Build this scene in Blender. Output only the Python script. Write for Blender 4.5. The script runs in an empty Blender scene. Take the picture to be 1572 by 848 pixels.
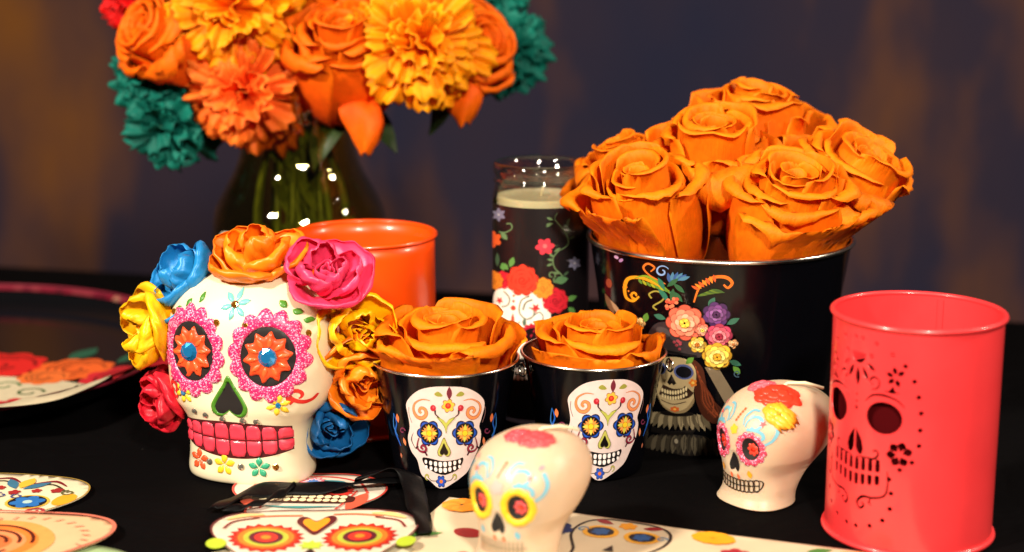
import bpy, math, random
from mathutils import Vector, Matrix, Euler, noise
from mathutils.geometry import delaunay_2d_cdt
from mathutils.bvhtree import BVHTree

PI = math.pi
R_ = math.radians
scene = bpy.context.scene
COL = scene.collection

# ------------------------------------------------------------------ camera
cam_d = bpy.data.cameras.new("camera")
cam = bpy.data.objects.new("camera", cam_d)
COL.objects.link(cam)
cam.location = (0, 0, 0.306)
cam.rotation_euler = (R_(90 - 12.3), 0, 0)
cam_d.sensor_width = 36
cam_d.lens = 36 * 2500 / 1572
cam_d.clip_start = 0.02
cam_d.clip_end = 50
cam_d.dof.use_dof = True
cam_d.dof.focus_distance = 0.90
cam_d.dof.aperture_fstop = 4.2
scene.camera = cam

# ------------------------------------------------------------------ world and lamps
world = bpy.data.worlds.new("World")
scene.world = world
world.use_nodes = True
bgn = world.node_tree.nodes["Background"]
bgn.inputs[0].default_value = (0.55, 0.5, 0.6, 1)
bgn.inputs[1].default_value = 0.012


def lamp(name, loc, target, size, power, color):
    d = bpy.data.lights.new(name, 'AREA')
    d.shape = 'DISK'
    d.size = size
    d.energy = power
    d.color = color
    o = bpy.data.objects.new(name, d)
    COL.objects.link(o)
    o.location = loc
    o.rotation_euler = (Vector(target) - Vector(loc)).to_track_quat('-Z', 'Y').to_euler()
    return o


lamp("lamp_front_left", (-0.95, 0.10, 1.00), (0, 0.95, 0.1), 0.15, 27.0, (1.0, 0.87, 0.70))
lamp("lamp_near_camera", (0.20, -0.25, 0.78), (0, 0.95, 0.1), 0.13, 17.0, (1.0, 0.88, 0.72))
lamp("lamp_right", (1.10, 0.85, 0.80), (0.0, 0.95, 0.1), 0.13, 7.0, (1.0, 0.86, 0.68))

vs = scene.view_settings
vs.view_transform = 'Standard'
vs.look = 'None'
vs.exposure = 0.42
vs.gamma = 1.0
vs.use_curve_mapping = False
scene.cycles.use_denoising = True
scene.cycles.caustics_reflective = False
scene.cycles.caustics_refractive = False
scene.cycles.max_bounces = 10
scene.cycles.transmission_bounces = 10
scene.cycles.transparent_max_bounces = 12
scene.cycles.sample_clamp_indirect = 4.0


# ------------------------------------------------------------------ helpers
def srgb(r, g=None, b=None):
    if g is None:
        r, g, b = r
    f = lambda c: (c / 255) / 12.92 if c / 255 <= 0.04045 else (((c / 255) + 0.055) / 1.055) ** 2.4
    return (f(r), f(g), f(b), 1.0)


def material(name, color, rough=0.5, metallic=0.0, vary=0.0, vscale=60.0, bump=0.0, bscale=200.0,
             coat=0.0, coat_rough=0.1, trans=0.0, ior=1.45, sheen=0.0, sss=0.0, sss_r=0.004, spec=0.5,
             attr=None, translucent=0.0, aniso=0.0, rvary=0.0, hue=0.0, veins=0.0):
    m = bpy.data.materials.new(name)
    m.use_nodes = True
    nt = m.node_tree
    n, l = nt.nodes, nt.links
    b = n["Principled BSDF"]
    out = n["Material Output"]
    c = tuple(color) if len(color) == 4 else tuple(color) + (1,)
    b.inputs["Base Color"].default_value = c
    b.inputs["Roughness"].default_value = rough
    b.inputs["Metallic"].default_value = metallic
    b.inputs["IOR"].default_value = ior
    b.inputs["Specular IOR Level"].default_value = spec
    b.inputs["Coat Weight"].default_value = coat
    b.inputs["Coat Roughness"].default_value = coat_rough
    b.inputs["Transmission Weight"].default_value = trans
    b.inputs["Sheen Weight"].default_value = sheen
    b.inputs["Anisotropic"].default_value = aniso
    if sss:
        b.inputs["Subsurface Weight"].default_value = sss
        b.inputs["Subsurface Radius"].default_value = (1.0, 0.6, 0.35)
        b.inputs["Subsurface Scale"].default_value = sss_r
    tc = n.new("ShaderNodeTexCoord")
    csock = None
    if attr:
        a = n.new("ShaderNodeVertexColor")
        a.layer_name = attr
        csock = a.outputs[0]
    if vary:
        nz = n.new("ShaderNodeTexNoise")
        nz.inputs["Scale"].default_value = vscale
        nz.inputs["Detail"].default_value = 4
        l.new(tc.outputs["Object"], nz.inputs["Vector"])
        mr = n.new("ShaderNodeMapRange")
        mr.inputs[1].default_value = 0.3
        mr.inputs[2].default_value = 0.7
        mr.inputs[3].default_value = 1 - vary
        mr.inputs[4].default_value = 1 + vary
        l.new(nz.outputs[0], mr.inputs[0])
        mx = n.new("ShaderNodeMix")
        mx.data_type = 'RGBA'
        mx.blend_type = 'MULTIPLY'
        mx.inputs[0].default_value = 1
        if csock:
            l.new(csock, mx.inputs[6])
        else:
            mx.inputs[6].default_value = c
        l.new(mr.outputs[0], mx.inputs[7])
        csock = mx.outputs[2]
    if hue:
        nz = n.new("ShaderNodeTexNoise")
        nz.inputs["Scale"].default_value = 45
        nz.inputs["Detail"].default_value = 5
        l.new(tc.outputs["Object"], nz.inputs["Vector"])
        rp = n.new("ShaderNodeValToRGB")
        rp.color_ramp.elements[0].position = 0.32
        rp.color_ramp.elements[0].color = (1 - 0.2 * hue, 1 - 0.55 * hue, 1 - 0.6 * hue, 1)
        rp.color_ramp.elements[1].position = 0.68
        rp.color_ramp.elements[1].color = (1, 1 + 0.22 * hue, 1, 1)
        l.new(nz.outputs[0], rp.inputs[0])
        mx = n.new("ShaderNodeMix")
        mx.data_type = 'RGBA'
        mx.blend_type = 'MULTIPLY'
        mx.inputs[0].default_value = 1
        if csock:
            l.new(csock, mx.inputs[6])
        else:
            mx.inputs[6].default_value = c
        l.new(rp.outputs[0], mx.inputs[7])
        csock = mx.outputs[2]
    if csock:
        l.new(csock, b.inputs["Base Color"])
    if rvary:
        nz = n.new("ShaderNodeTexNoise")
        nz.inputs["Scale"].default_value = 35
        nz.inputs["Detail"].default_value = 5
        l.new(tc.outputs["Object"], nz.inputs["Vector"])
        mr = n.new("ShaderNodeMapRange")
        mr.inputs[1].default_value = 0.3
        mr.inputs[2].default_value = 0.7
        mr.inputs[3].default_value = max(0.02, rough - rvary)
        mr.inputs[4].default_value = rough + rvary
        l.new(nz.outputs[0], mr.inputs[0])
        l.new(mr.outputs[0], b.inputs["Roughness"])
    if bump:
        nz = n.new("ShaderNodeTexNoise")
        nz.inputs["Scale"].default_value = bscale
        nz.inputs["Detail"].default_value = 3
        if veins:                      # fibres running up the petal
            mp = n.new("ShaderNodeMapping")
            mp.inputs["Scale"].default_value = (1, 1, veins)
            l.new(tc.outputs["Object"], mp.inputs[0])
            l.new(mp.outputs[0], nz.inputs["Vector"])
        else:
            l.new(tc.outputs["Object"], nz.inputs["Vector"])
        bp = n.new("ShaderNodeBump")
        bp.inputs["Strength"].default_value = bump
        bp.inputs["Distance"].default_value = 0.001
        l.new(nz.outputs[0], bp.inputs["Height"])
        l.new(bp.outputs[0], b.inputs["Normal"])
    if translucent:
        t = n.new("ShaderNodeBsdfTranslucent")
        if csock:
            l.new(csock, t.inputs[0])
        else:
            t.inputs[0].default_value = c
        ms = n.new("ShaderNodeMixShader")
        ms.inputs[0].default_value = translucent
        l.new(b.outputs[0], ms.inputs[1])
        l.new(t.outputs[0], ms.inputs[2])
        l.new(ms.outputs[0], out.inputs[0])
    return m


def mesh_data(name, verts, faces, smooth=True, colors=None):
    me = bpy.data.meshes.new(name)
    me.from_pydata([tuple(v) for v in verts], [], faces)
    if smooth:
        me.polygons.foreach_set("use_smooth", [True] * len(me.polygons))
    if colors:
        a = me.color_attributes.new("Col", 'FLOAT_COLOR', 'POINT')
        flat = [c for col in colors for c in col]
        a.data.foreach_set("color", flat)
    me.update()
    return me


def obj(name, verts, faces, mat, parent=None, smooth=True, colors=None, loc=None, rot=None):
    me = mesh_data(name, verts, faces, smooth, colors)
    me.materials.append(mat)
    return link(name, me, parent, loc, rot)


def link(name, me, parent=None, loc=None, rot=None):
    o = bpy.data.objects.new(name, me)
    COL.objects.link(o)
    if parent:
        o.parent = parent
    if loc is not None:
        o.location = loc
    if rot is not None:
        o.rotation_euler = rot
    return o


def tag(o, label, cat, group=None):
    o["label"] = label
    o["category"] = cat
    if group:
        o["group"] = group
    return o


def thing(name, label, cat, loc=(0, 0, 0), rot=(0, 0, 0), group=None):
    o = bpy.data.objects.new(name, None)
    o.empty_display_size = 0.01
    COL.objects.link(o)
    o.location = loc
    o.rotation_euler = rot
    return tag(o, label, cat, group)


def lathe(profile, seg=72, cap=False):
    V, Fc = [], []
    n = len(profile)
    for r, z in profile:
        for i in range(seg):
            a = 2 * PI * i / seg
            V.append((r * math.sin(a), -r * math.cos(a), z))
    for k in range(n - 1):
        for i in range(seg):
            j = (i + 1) % seg
            Fc.append((k * seg + i, k * seg + j, (k + 1) * seg + j, (k + 1) * seg + i))
    if cap:
        Fc.append(tuple(reversed(range(seg))))
        Fc.append(tuple((n - 1) * seg + i for i in range(seg)))
    return V, Fc


def ring(R, r, z, seg=96, sub=12):
    return lathe([(R + r * math.cos(2 * PI * k / sub), z + r * math.sin(2 * PI * k / sub)) for k in range(sub + 1)], seg)


def tube(path, rad, seg=8):
    V, Fc = [], []
    n = len(path)
    P = [Vector(p) for p in path]
    for k in range(n):
        d = (P[min(k + 1, n - 1)] - P[max(k - 1, 0)]).normalized()
        u = d.orthogonal().normalized() if k == 0 else (u - d * u.dot(d)).normalized()
        w = d.cross(u)
        r = rad[k] if isinstance(rad, (list, tuple)) else rad
        for i in range(seg):
            a = 2 * PI * i / seg
            V.append(P[k] + u * r * math.cos(a) + w * r * math.sin(a))
    for k in range(n - 1):
        for i in range(seg):
            j = (i + 1) % seg
            Fc.append((k * seg + i, k * seg + j, (k + 1) * seg + j, (k + 1) * seg + i))
    Fc.append(tuple(reversed(range(seg))))
    Fc.append(tuple((n - 1) * seg + i for i in range(seg)))
    return V, Fc


def crom(pts, n=8, closed=False):
    """Catmull-Rom through 2-D or 3-D points"""
    out = []
    P = [Vector(p) for p in pts]
    m = len(P)
    for i in range(m if closed else m - 1):
        if closed:
            a, b, c, d = P[(i - 1) % m], P[i], P[(i + 1) % m], P[(i + 2) % m]
        else:
            a, b, c, d = P[max(i - 1, 0)], P[i], P[i + 1], P[min(i + 2, m - 1)]
        for k in range(n):
            t = k / n
            out.append(0.5 * ((2 * b) + (c - a) * t + (2 * a - 5 * b + 4 * c - d) * t * t + (3 * b - a - 3 * c + d) * t ** 3))
    if not closed:
        out.append(P[-1])
    return [tuple(p) for p in out]


def inside(p, poly):
    x, y = p
    c = False
    j = len(poly) - 1
    for i in range(len(poly)):
        xi, yi = poly[i]
        xj, yj = poly[j]
        if (yi > y) != (yj > y) and x < (xj - xi) * (y - yi) / (yj - yi) + xi:
            c = not c
        j = i
    return c


def cdt_fill(poly, holes=(), grid=0.003):
    """triangulate a 2-D outline (minus holes) with inner points; returns verts, tris, is_border"""
    pts, edges = [], []
    for loop in [poly] + list(holes):
        s = len(pts)
        pts += [Vector(p) for p in loop]
        m = len(loop)
        edges += [(s + i, s + (i + 1) % m) for i in range(m)]
    nb = len(pts)
    xs = [p[0] for p in poly]
    ys = [p[1] for p in poly]
    if grid:
        gx = min(xs) + grid * 0.5
        row = 0
        y = min(ys) + grid * 0.45
        while y < max(ys):
            x = gx + (grid * 0.5 if row % 2 else 0)
            while x < max(xs):
                if inside((x, y), poly) and not any(inside((x, y), h) for h in holes):
                    pts.append(Vector((x, y)))
                x += grid
            y += grid * 0.87
            row += 1
    r = delaunay_2d_cdt(pts, edges, [], 0, 1e-7)
    V = [tuple(v) for v in r[0]]
    border = [any(i < nb for i in src) or len(src) == 0 for src in r[3]]
    T = []
    for f in r[2]:
        c = (sum(V[i][0] for i in f) / 3, sum(V[i][1] for i in f) / 3)
        if inside(c, poly) and not any(inside(c, h) for h in holes):
            T.append(tuple(f))
    return V, T, border


# 2-D outlines -----------------------------------------------------
def ell(cx, cy, rx, ry=None, rot=0.0, n=20):
    ry = rx if ry is None else ry
    c, s = math.cos(rot), math.sin(rot)
    o = []
    for i in range(n):
        a = 2 * PI * i / n
        x, y = rx * math.cos(a), ry * math.sin(a)
        o.append((cx + x * c - y * s, cy + x * s + y * c))
    return o


def rosette(cx, cy, r, n, depth=0.2, rot=0.0, pts=6, ry=None):
    """scalloped disc with n round lobes"""
    ry = r if ry is None else ry
    o = []
    for i in range(n * pts):
        a = 2 * PI * i / (n * pts) + rot
        k = 1 - depth * (1 - abs(math.sin((i / pts) * PI)))
        o.append((cx + r * k * math.cos(a), cy + ry * k * math.sin(a)))
    return o


def star(cx, cy, r, n, inner=0.5, rot=0.0, ry=None):
    ry = r if ry is None else ry
    o = []
    for i in range(2 * n):
        a = PI * i / n + rot
        k = 1 if i % 2 == 0 else inner
        o.append((cx + r * k * math.cos(a), cy + ry * k * math.sin(a)))
    return o


def petal2(cx, cy, ang, L, w, n=6, sharp=1.0):
    """leaf shape from (cx, cy) along ang"""
    c, s = math.cos(ang), math.sin(ang)
    o = []
    top, bot = [], []
    for i in range(n + 1):
        t = i / n
        ww = w * 0.5 * math.sin(PI * t ** sharp)
        top.append((t * L, ww))
        bot.append((t * L, -ww))
    for x, y in top + bot[::-1][1:-1]:
        o.append((cx + x * c - y * s, cy + x * s + y * c))
    return o


def spiral(cx, cy, r0, r1, a0, turns, n=26):
    o = []
    for i in range(n + 1):
        t = i / n
        a = a0 + turns * 2 * PI * t
        r = r0 + (r1 - r0) * t
        o.append((cx + r * math.cos(a), cy + r * math.sin(a)))
    return o


def ribbon2(pts, w, taper=(1.0, 1.0)):
    """outline of a stroke along pts"""
    L, Rr = [], []
    n = len(pts)
    for i in range(n):
        a = Vector(pts[max(i - 1, 0)])
        b = Vector(pts[min(i + 1, n - 1)])
        d = (b - a)
        d = d.normalized() if d.length > 1e-9 else Vector((1, 0))
        t = i / (n - 1)
        if t < 0.5:
            k = taper[0] + (1 - taper[0]) * (t * 2)
        else:
            k = 1 + (taper[1] - 1) * (t * 2 - 1)
        nx, ny = -d.y * w * 0.5 * k, d.x * w * 0.5 * k
        L.append((pts[i][0] + nx, pts[i][1] + ny))
        Rr.append((pts[i][0] - nx, pts[i][1] - ny))
    return L, Rr


class Art:
    """a flat print: filled outlines and strokes in drawing units, later mapped on a surface"""

    def __init__(self, T=None):
        self.items = []
        self.T = T or (lambda x, y: (x, y))
        self.layer = 0

    def fill(self, pts, col, layer=None, holes=()):
        self.layer += 1
        p = [self.T(*q) for q in pts]
        h = [[self.T(*q) for q in hh] for hh in holes]
        self.items.append(('f', p, col, self.layer if layer is None else layer, h))

    def stroke(self, pts, w, col, layer=None, taper=(1.0, 1.0)):
        self.layer += 1
        L, Rr = ribbon2(pts, w, taper)
        self.items.append(('s', [self.T(*q) for q in L], col, self.layer if layer is None else layer, [self.T(*q) for q in Rr]))

    def outline(self, pts, w, col, layer=None):
        self.stroke(list(pts) + [pts[0], pts[1]], w, col, layer)

    def flush(self, name="printed_flower"):
        """end of one motif: it becomes a mesh of its own"""
        self.done = getattr(self, "done", [])
        self.done.append((name, self.items))
        self.items = []

    def build_all(self, name, *k, **kw):
        self.flush(name)
        for nm, it in self.done:
            self.items = it
            if it:
                self.build(nm, *k, **kw)

    def build(self, name, mapper, mat, parent, base=0.00012, step=0.00003, grid=0.0035):
        V, Fc, Cc = [], [], []
        placed = []                  # a shape lies one layer above the highest earlier shape it crosses
        for kind, p, col, lay, extra in self.items:
            col = srgb(col)
            q_ = p + (extra if kind == 's' else [])
            bx = (min(a[0] for a in q_), max(a[0] for a in q_), min(a[1] for a in q_), max(a[1] for a in q_))
            lay = 0
            for b2, l2 in placed:
                if l2 >= lay and bx[0] < b2[1] and bx[1] > b2[0] and bx[2] < b2[3] and bx[3] > b2[2]:
                    lay = l2 + 1
            placed.append((bx, lay))
            off = base + step * lay
            s = len(V)
            if kind == 'f':
                vv, tt, _ = cdt_fill(p, extra, grid)
                # keep all faces turned the same way
                for q in vv:
                    V.append(mapper(q[0], q[1], off))
                    Cc.append(col)
                for f in tt:
                    Fc.append(tuple(s + i for i in f))
            else:
                n = len(p)
                for q in p + extra:
                    V.append(mapper(q[0], q[1], off))
                    Cc.append(col)
                for i in range(n - 1):
                    Fc.append((s + n + i, s + n + i + 1, s + i + 1, s + i))
        return obj(name, V, Fc, mat, parent, smooth=True, colors=Cc)


def cone_map(r0, r1, h, rot=0.0):
    rm = (r0 + r1) / 2

    def f(u, v, off):
        a = u / rm + rot
        r = r0 + (r1 - r0) * v / h + off
        return (r * math.sin(a), -r * math.cos(a), v)
    return f


def cyl_T(ax, Rpx, y0, ppm, elev, Rm):
    """drawing units read off a front view of a cylinder -> (arc length, height) in metres"""
    se, ce = math.sin(R_(elev)), math.cos(R_(elev))

    def T(x, y):
        q = max(-0.995, min(0.995, (x - ax) / Rpx))
        a = math.asin(q)
        yy = y + Rpx * se * (1 - math.cos(a))
        return (a * Rm, (y0 - yy) / ppm / ce)
    return T


# ------------------------------------------------------------------ materials
M = {}
M['print'] = material("printed ink", (0.5, 0.5, 0.5), 0.35, attr="Col", vary=0.06, vscale=250)
M['paper_print'] = material("printed card", (0.5, 0.5, 0.5), 0.5, attr="Col", vary=0.08, vscale=150)
M['black_tin'] = material("black lacquered tin", (0.0016, 0.0016, 0.0028), 0.14, spec=0.32, rvary=0.05)
M['steel'] = material("bare tin rim", (0.75, 0.70, 0.62), 0.22, metallic=1.0, rvary=0.08)
M['orange_tin'] = material("orange enamelled tin", srgb(240, 76, 6), 0.33, coat=0.3, rvary=0.06, vary=0.03)
M['pink_tin'] = material("coral pink enamelled tin", srgb(224, 54, 58), 0.36, coat=0.3, rvary=0.10, vary=0.05, vscale=30, bump=0.25, bscale=22)
M['ceramic'] = material("cream glazed ceramic", srgb(230, 217, 184), 0.32, coat=0.4, coat_rough=0.15, vary=0.06, vscale=40, bump=0.22, bscale=55)
M['wax'] = material("cream wax", srgb(206, 180, 152), 0.42, sss=0.6, sss_r=0.006, vary=0.05, vscale=60, bump=0.05, bscale=120)
M['candle_wax'] = material("white candle wax", srgb(225, 212, 180), 0.5, sss=0.5, sss_r=0.005)


def thin_glass(name, tint, edge=0.75, lo=0.05, wavy=0.0):
    m = bpy.data.materials.new(name)
    m.use_nodes = True
    n, l = m.node_tree.nodes, m.node_tree.links
    n.remove(n["Principled BSDF"])
    tr = n.new("ShaderNodeBsdfTransparent")
    tr.inputs[0].default_value = tint
    gl = n.new("ShaderNodeBsdfGlossy")
    gl.inputs["Roughness"].default_value = 0.03
    lw = n.new("ShaderNodeLayerWeight")
    lw.inputs[0].default_value = 0.5
    if wavy:                           # hand-blown unevenness
        tc = n.new("ShaderNodeTexCoord")
        nz = n.new("ShaderNodeTexNoise")
        nz.inputs["Scale"].default_value = 38
        nz.inputs["Detail"].default_value = 2
        l.new(tc.outputs["Object"], nz.inputs["Vector"])
        bp = n.new("ShaderNodeBump")
        bp.inputs["Strength"].default_value = wavy
        bp.inputs["Distance"].default_value = 0.01
        l.new(nz.outputs[0], bp.inputs["Height"])
        l.new(bp.outputs[0], gl.inputs["Normal"])
    pw = n.new("ShaderNodeMath")
    pw.operation = 'POWER'
    pw.inputs[1].default_value = 4.0
    l.new(lw.outputs["Facing"], pw.inputs[0])
    mr = n.new("ShaderNodeMapRange")
    mr.inputs[3].default_value = lo
    mr.inputs[4].default_value = edge
    l.new(pw.outputs[0], mr.inputs[0])
    mx = n.new("ShaderNodeMixShader")
    l.new(mr.outputs[0], mx.inputs[0])
    l.new(tr.outputs[0], mx.inputs[1])
    l.new(gl.outputs[0], mx.inputs[2])
    l.new(mx.outputs[0], n["Material Output"].inputs[0])
    return m


M['glass'] = thin_glass("clear glass", (0.90, 0.90, 0.85, 1), 0.9, 0.09, 0.10)
M['vase_glass'] = thin_glass("smoky green glass", (0.80, 0.77, 0.50, 1), 0.8, 0.09, 0.22)
M['petal'] = material("petal", (0.8, 0.3, 0.0), 0.6, attr="Col", vary=0.10, vscale=220, hue=0.38, bump=0.5, bscale=900, veins=0.12, translucent=0.15, spec=0.25)
M['silk'] = material("silk flower petal", (0.8, 0.3, 0.0), 0.6, attr="Col", vary=0.10, vscale=90, hue=0.4, bump=0.35, bscale=800, translucent=0.22, spec=0.3)
M['satin'] = material("satin ribbon", (0.8, 0.3, 0.0), 0.42, metallic=0.1, attr="Col", vary=0.06, vscale=140, bump=0.08, bscale=900, aniso=0.6, spec=0.5)
M['black_satin'] = material("black satin ribbon", (0.0016, 0.0016, 0.002), 0.48, spec=0.14, bump=0.2, bscale=300)
M['stem'] = material("green stem", srgb(92, 104, 40), 0.55, vary=0.4, vscale=80)
M['leaf'] = material("dark green leaf", srgb(38, 56, 24), 0.5, vary=0.3, vscale=90, bump=0.3, bscale=300)
M['black_paint'] = material("black paint", (0.012, 0.010, 0.010), 0.5)
M['paint'] = material("craft paint", (0.5, 0.5, 0.5), 0.4, attr="Col", vary=0.06, vscale=200, coat=0.2)
M['tray'] = material("black lacquer tray", (0.004, 0.004, 0.005), 0.14, coat=0.5)
M['wick'] = material("cotton wick", srgb(228, 214, 180), 0.8)


def glitter_material(name, color):
    m = material(name, color, 0.35)
    n, l = m.node_tree.nodes, m.node_tree.links
    b = n["Principled BSDF"]
    tc = n.new("ShaderNodeTexCoord")
    v = n.new("ShaderNodeTexVoronoi")
    v.inputs["Scale"].default_value = 1800
    l.new(tc.outputs["Object"], v.inputs["Vector"])
    sp = n.new("ShaderNodeSeparateColor")
    l.new(v.outputs["Color"], sp.inputs[0])
    cr = n.new("ShaderNodeValToRGB")
    cr.color_ramp.elements[0].position = 0.0
    cr.color_ramp.elements[0].color = (color[0] * 0.75, color[1] * 0.6, color[2] * 0.75, 1)
    cr.color_ramp.elements[1].position = 0.72
    cr.color_ramp.elements[1].color = color
    e = cr.color_ramp.elements.new(0.9)
    e.color = (1.0, 0.55, 0.75, 1)
    l.new(sp.outputs[0], cr.inputs[0])
    l.new(cr.outputs[0], b.inputs["Base Color"])
    bp = n.new("ShaderNodeBump")
    bp.inputs["Strength"].default_value = 0.8
    bp.inputs["Distance"].default_value = 0.0006
    l.new(sp.outputs[1], bp.inputs["Height"])
    l.new(bp.outputs[0], b.inputs["Normal"])
    return m


M['glitter'] = glitter_material("pink glitter", srgb(226, 44, 112))


def gem_material(name, col, met=0.35):
    return material(name, col, 0.06, metallic=met, coat=1.0, coat_rough=0.02, spec=0.8)


M['gem_blue'] = gem_material("blue crystal", srgb(40, 150, 225), 0.6)
M['gem_clear'] = gem_material("clear crystal", srgb(190, 185, 170), 0.8)
M['gem_gold'] = gem_material("amber crystal", srgb(170, 105, 20), 0.7)
M['gem_red'] = gem_material("red crystal", srgb(235, 50, 25), 0.3)


# ------------------------------------------------------------------ setting: table and backdrop
def cloth_material():
    m = material("black table cloth", (0.0015, 0.0012, 0.0015), 0.85, spec=0.05)
    n, l = m.node_tree.nodes, m.node_tree.links
    b = n["Principled BSDF"]
    tc = n.new("ShaderNodeTexCoord")
    w1 = n.new("ShaderNodeTexWave")
    w1.inputs["Scale"].default_value = 420
    w2 = n.new("ShaderNodeTexWave")
    w2.bands_direction = 'Y'
    w2.inputs["Scale"].default_value = 420
    ad = n.new("ShaderNodeMath")
    for w in (w1, w2):
        l.new(tc.outputs["Object"], w.inputs["Vector"])
    l.new(w1.outputs[0], ad.inputs[0])
    l.new(w2.outputs[0], ad.inputs[1])
    bp = n.new("ShaderNodeBump")
    bp.inputs["Strength"].default_value = 0.35
    bp.inputs["Distance"].default_value = 0.0004
    l.new(ad.outputs[0], bp.inputs["Height"])
    cz = n.new("ShaderNodeTexNoise")               # soft creases
    cz.inputs["Scale"].default_value = 11
    cz.inputs["Detail"].default_value = 3
    cz.inputs["Distortion"].default_value = 1.2
    l.new(tc.outputs["Object"], cz.inputs["Vector"])
    bp2 = n.new("ShaderNodeBump")
    bp2.inputs["Strength"].default_value = 0.6
    bp2.inputs["Distance"].default_value = 0.02
    l.new(cz.outputs[0], bp2.inputs["Height"])
    l.new(bp2.outputs[0], bp.inputs["Normal"])
    l.new(bp.outputs[0], b.inputs["Normal"])
    # stray lint
    v = n.new("ShaderNodeTexVoronoi")
    v.inputs["Scale"].default_value = 110
    l.new(tc.outputs["Object"], v.inputs["Vector"])
    lt = n.new("ShaderNodeMath")
    lt.operation = 'LESS_THAN'
    lt.inputs[1].default_value = 0.045
    l.new(v.outputs["Distance"], lt.inputs[0])
    sp = n.new("ShaderNodeSeparateColor")
    l.new(v.outputs["Color"], sp.inputs[0])
    gt = n.new("ShaderNodeMath")
    gt.operation = 'GREATER_THAN'
    gt.inputs[1].default_value = 0.86
    l.new(sp.outputs[0], gt.inputs[0])
    mu = n.new("ShaderNodeMath")
    mu.operation = 'MULTIPLY'
    l.new(lt.outputs[0], mu.inputs[0])
    l.new(gt.outputs[0], mu.inputs[1])
    mx = n.new("ShaderNodeMix")
    mx.data_type = 'RGBA'
    l.new(mu.outputs[0], mx.inputs[0])
    mx.inputs[6].default_value = (0.0015, 0.0012, 0.0015, 1)
    mx.inputs[7].default_value = (0.05, 0.045, 0.04, 1)
    l.new(mx.outputs[2], b.inputs["Base Color"])
    return m


def build_table():
    ang = R_(-13.8)
    ca, sa = math.cos(ang), math.sin(ang)
    back = Vector((-0.035, 1.352))          # middle of the far table edge
    U = 120
    prof = [(0.03, -0.55), (0.028, -0.25), (0.024, -0.08), (0.02, -0.03), (0.012, -0.010), (0.0, -0.003)]
    prof += [(-0.012 * k, 0) for k in range(1, 96)]
    V, Fc = [], []
    for k, (d, z) in enumerate(prof):
        for i in range(U + 1):
            u = -1.2 + 2.4 * i / U
            x = back.x + u * ca - d * sa
            y = back.y + u * sa + d * ca
            zz = z
            if z == 0:
                n1 = noise.noise(Vector((x * 6, y * 9, 0.3)))
                zz = -0.0003 + 0.0002 * n1
                # low folds in the free cloth at the front right
                g = math.exp(-((x - 0.075 - 0.35 * (y - 0.83)) / 0.010) ** 2) * math.exp(-((y - 0.845) / 0.022) ** 2)
                zz += 0.0025 * g
            else:
                d2 = 0.010 * math.sin(u * 26 + 2 * math.sin(u * 5)) * min(1, -z * 8)
                x -= d2 * sa
                y += d2 * ca
            V.append((x, y, zz))
    for k in range(len(prof) - 1):
        for i in range(U):
            a = k * (U + 1) + i
            Fc.append((a, a + 1, a + U + 2, a + U + 1))
    o = obj("table_surface", V, Fc, cloth_material())
    o["kind"] = "structure"


build_table()


def backdrop_material():
    m = bpy.data.materials.new("mottled painted backdrop")
    m.use_nodes = True
    n, l = m.node_tree.nodes, m.node_tree.links
    b = n["Principled BSDF"]
    b.inputs["Roughness"].default_value = 0.85
    b.inputs["Specular IOR Level"].default_value = 0.15
    tc = n.new("ShaderNodeTexCoord")

    def noise_at(scale, stretch, seed, detail=3, rough=0.55):
        mp = n.new("ShaderNodeMapping")
        mp.inputs["Scale"].default_value = (stretch[0], 1, stretch[1])
        mp.inputs["Location"].default_value = seed
        l.new(tc.outputs["Object"], mp.inputs[0])
        z = n.new("ShaderNodeTexNoise")
        z.inputs["Scale"].default_value = scale
        z.inputs["Detail"].default_value = detail
        z.inputs["Roughness"].default_value = rough
        l.new(mp.outputs[0], z.inputs["Vector"])
        return z.outputs[0]

    def ramp(src, a, ca, b_, cb):
        r = n.new("ShaderNodeValToRGB")
        r.color_ramp.elements[0].position = a
        r.color_ramp.elements[0].color = ca
        r.color_ramp.elements[1].position = b_
        r.color_ramp.elements[1].color = cb
        l.new(src, r.inputs[0])
        return r.outputs[0]

    base = ramp(noise_at(3.0, (1, 0.7), (1, 0, 4)), 0.35, (0.0165, 0.0175, 0.0430, 1), 0.68, (0.0340, 0.0220, 0.0360, 1))
    msk = ramp(noise_at(3.3, (1.5, 0.55), (1.7, 0, 6.4), 4, 0.55), 0.46, (0, 0, 0, 1), 0.78, (1, 1, 1, 1))
    mx = n.new("ShaderNodeMix")
    mx.data_type = 'RGBA'
    l.new(msk, mx.inputs[0])
    l.new(base, mx.inputs[6])
    mx.inputs[7].default_value = (0.190, 0.068, 0.010, 1)
    l.new(mx.outputs[2], b.inputs["Base Color"])
    return m


bd_V, bd_F = [], []
NX, NZ = 60, 30
for k in range(NZ + 1):
    for i in range(NX + 1):
        x = -2.4 + 4.8 * i / NX
        z = -0.9 + 2.6 * k / NZ
        bd_V.append((x, 0.012 * noise.noise(Vector((x * 3, z * 1.5, 0))), z))
for k in range(NZ):
    for i in range(NX):
        a = k * (NX + 1) + i
        bd_F.append((a, a + 1, a + NX + 2, a + NX + 1))
bd = obj("backdrop_wall", bd_V, bd_F, backdrop_material(), loc=(0, 2.05, 0), rot=(0, 0, R_(-8)))
bd["kind"] = "structure"


# ------------------------------------------------------------------ flowers
def solid(o, th):
    md = o.modifiers.new("thickness", 'SOLIDIFY')
    md.thickness = th
    md.offset = 0
    return o


def bez(p0, p1, p2, p3, t):
    a = 1 - t
    return (a ** 3 * p0[0] + 3 * a * a * t * p1[0] + 3 * a * t * t * p2[0] + t ** 3 * p3[0],
            a ** 3 * p0[1] + 3 * a * a * t * p1[1] + 3 * a * t * t * p2[1] + t ** 3 * p3[1])


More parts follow.
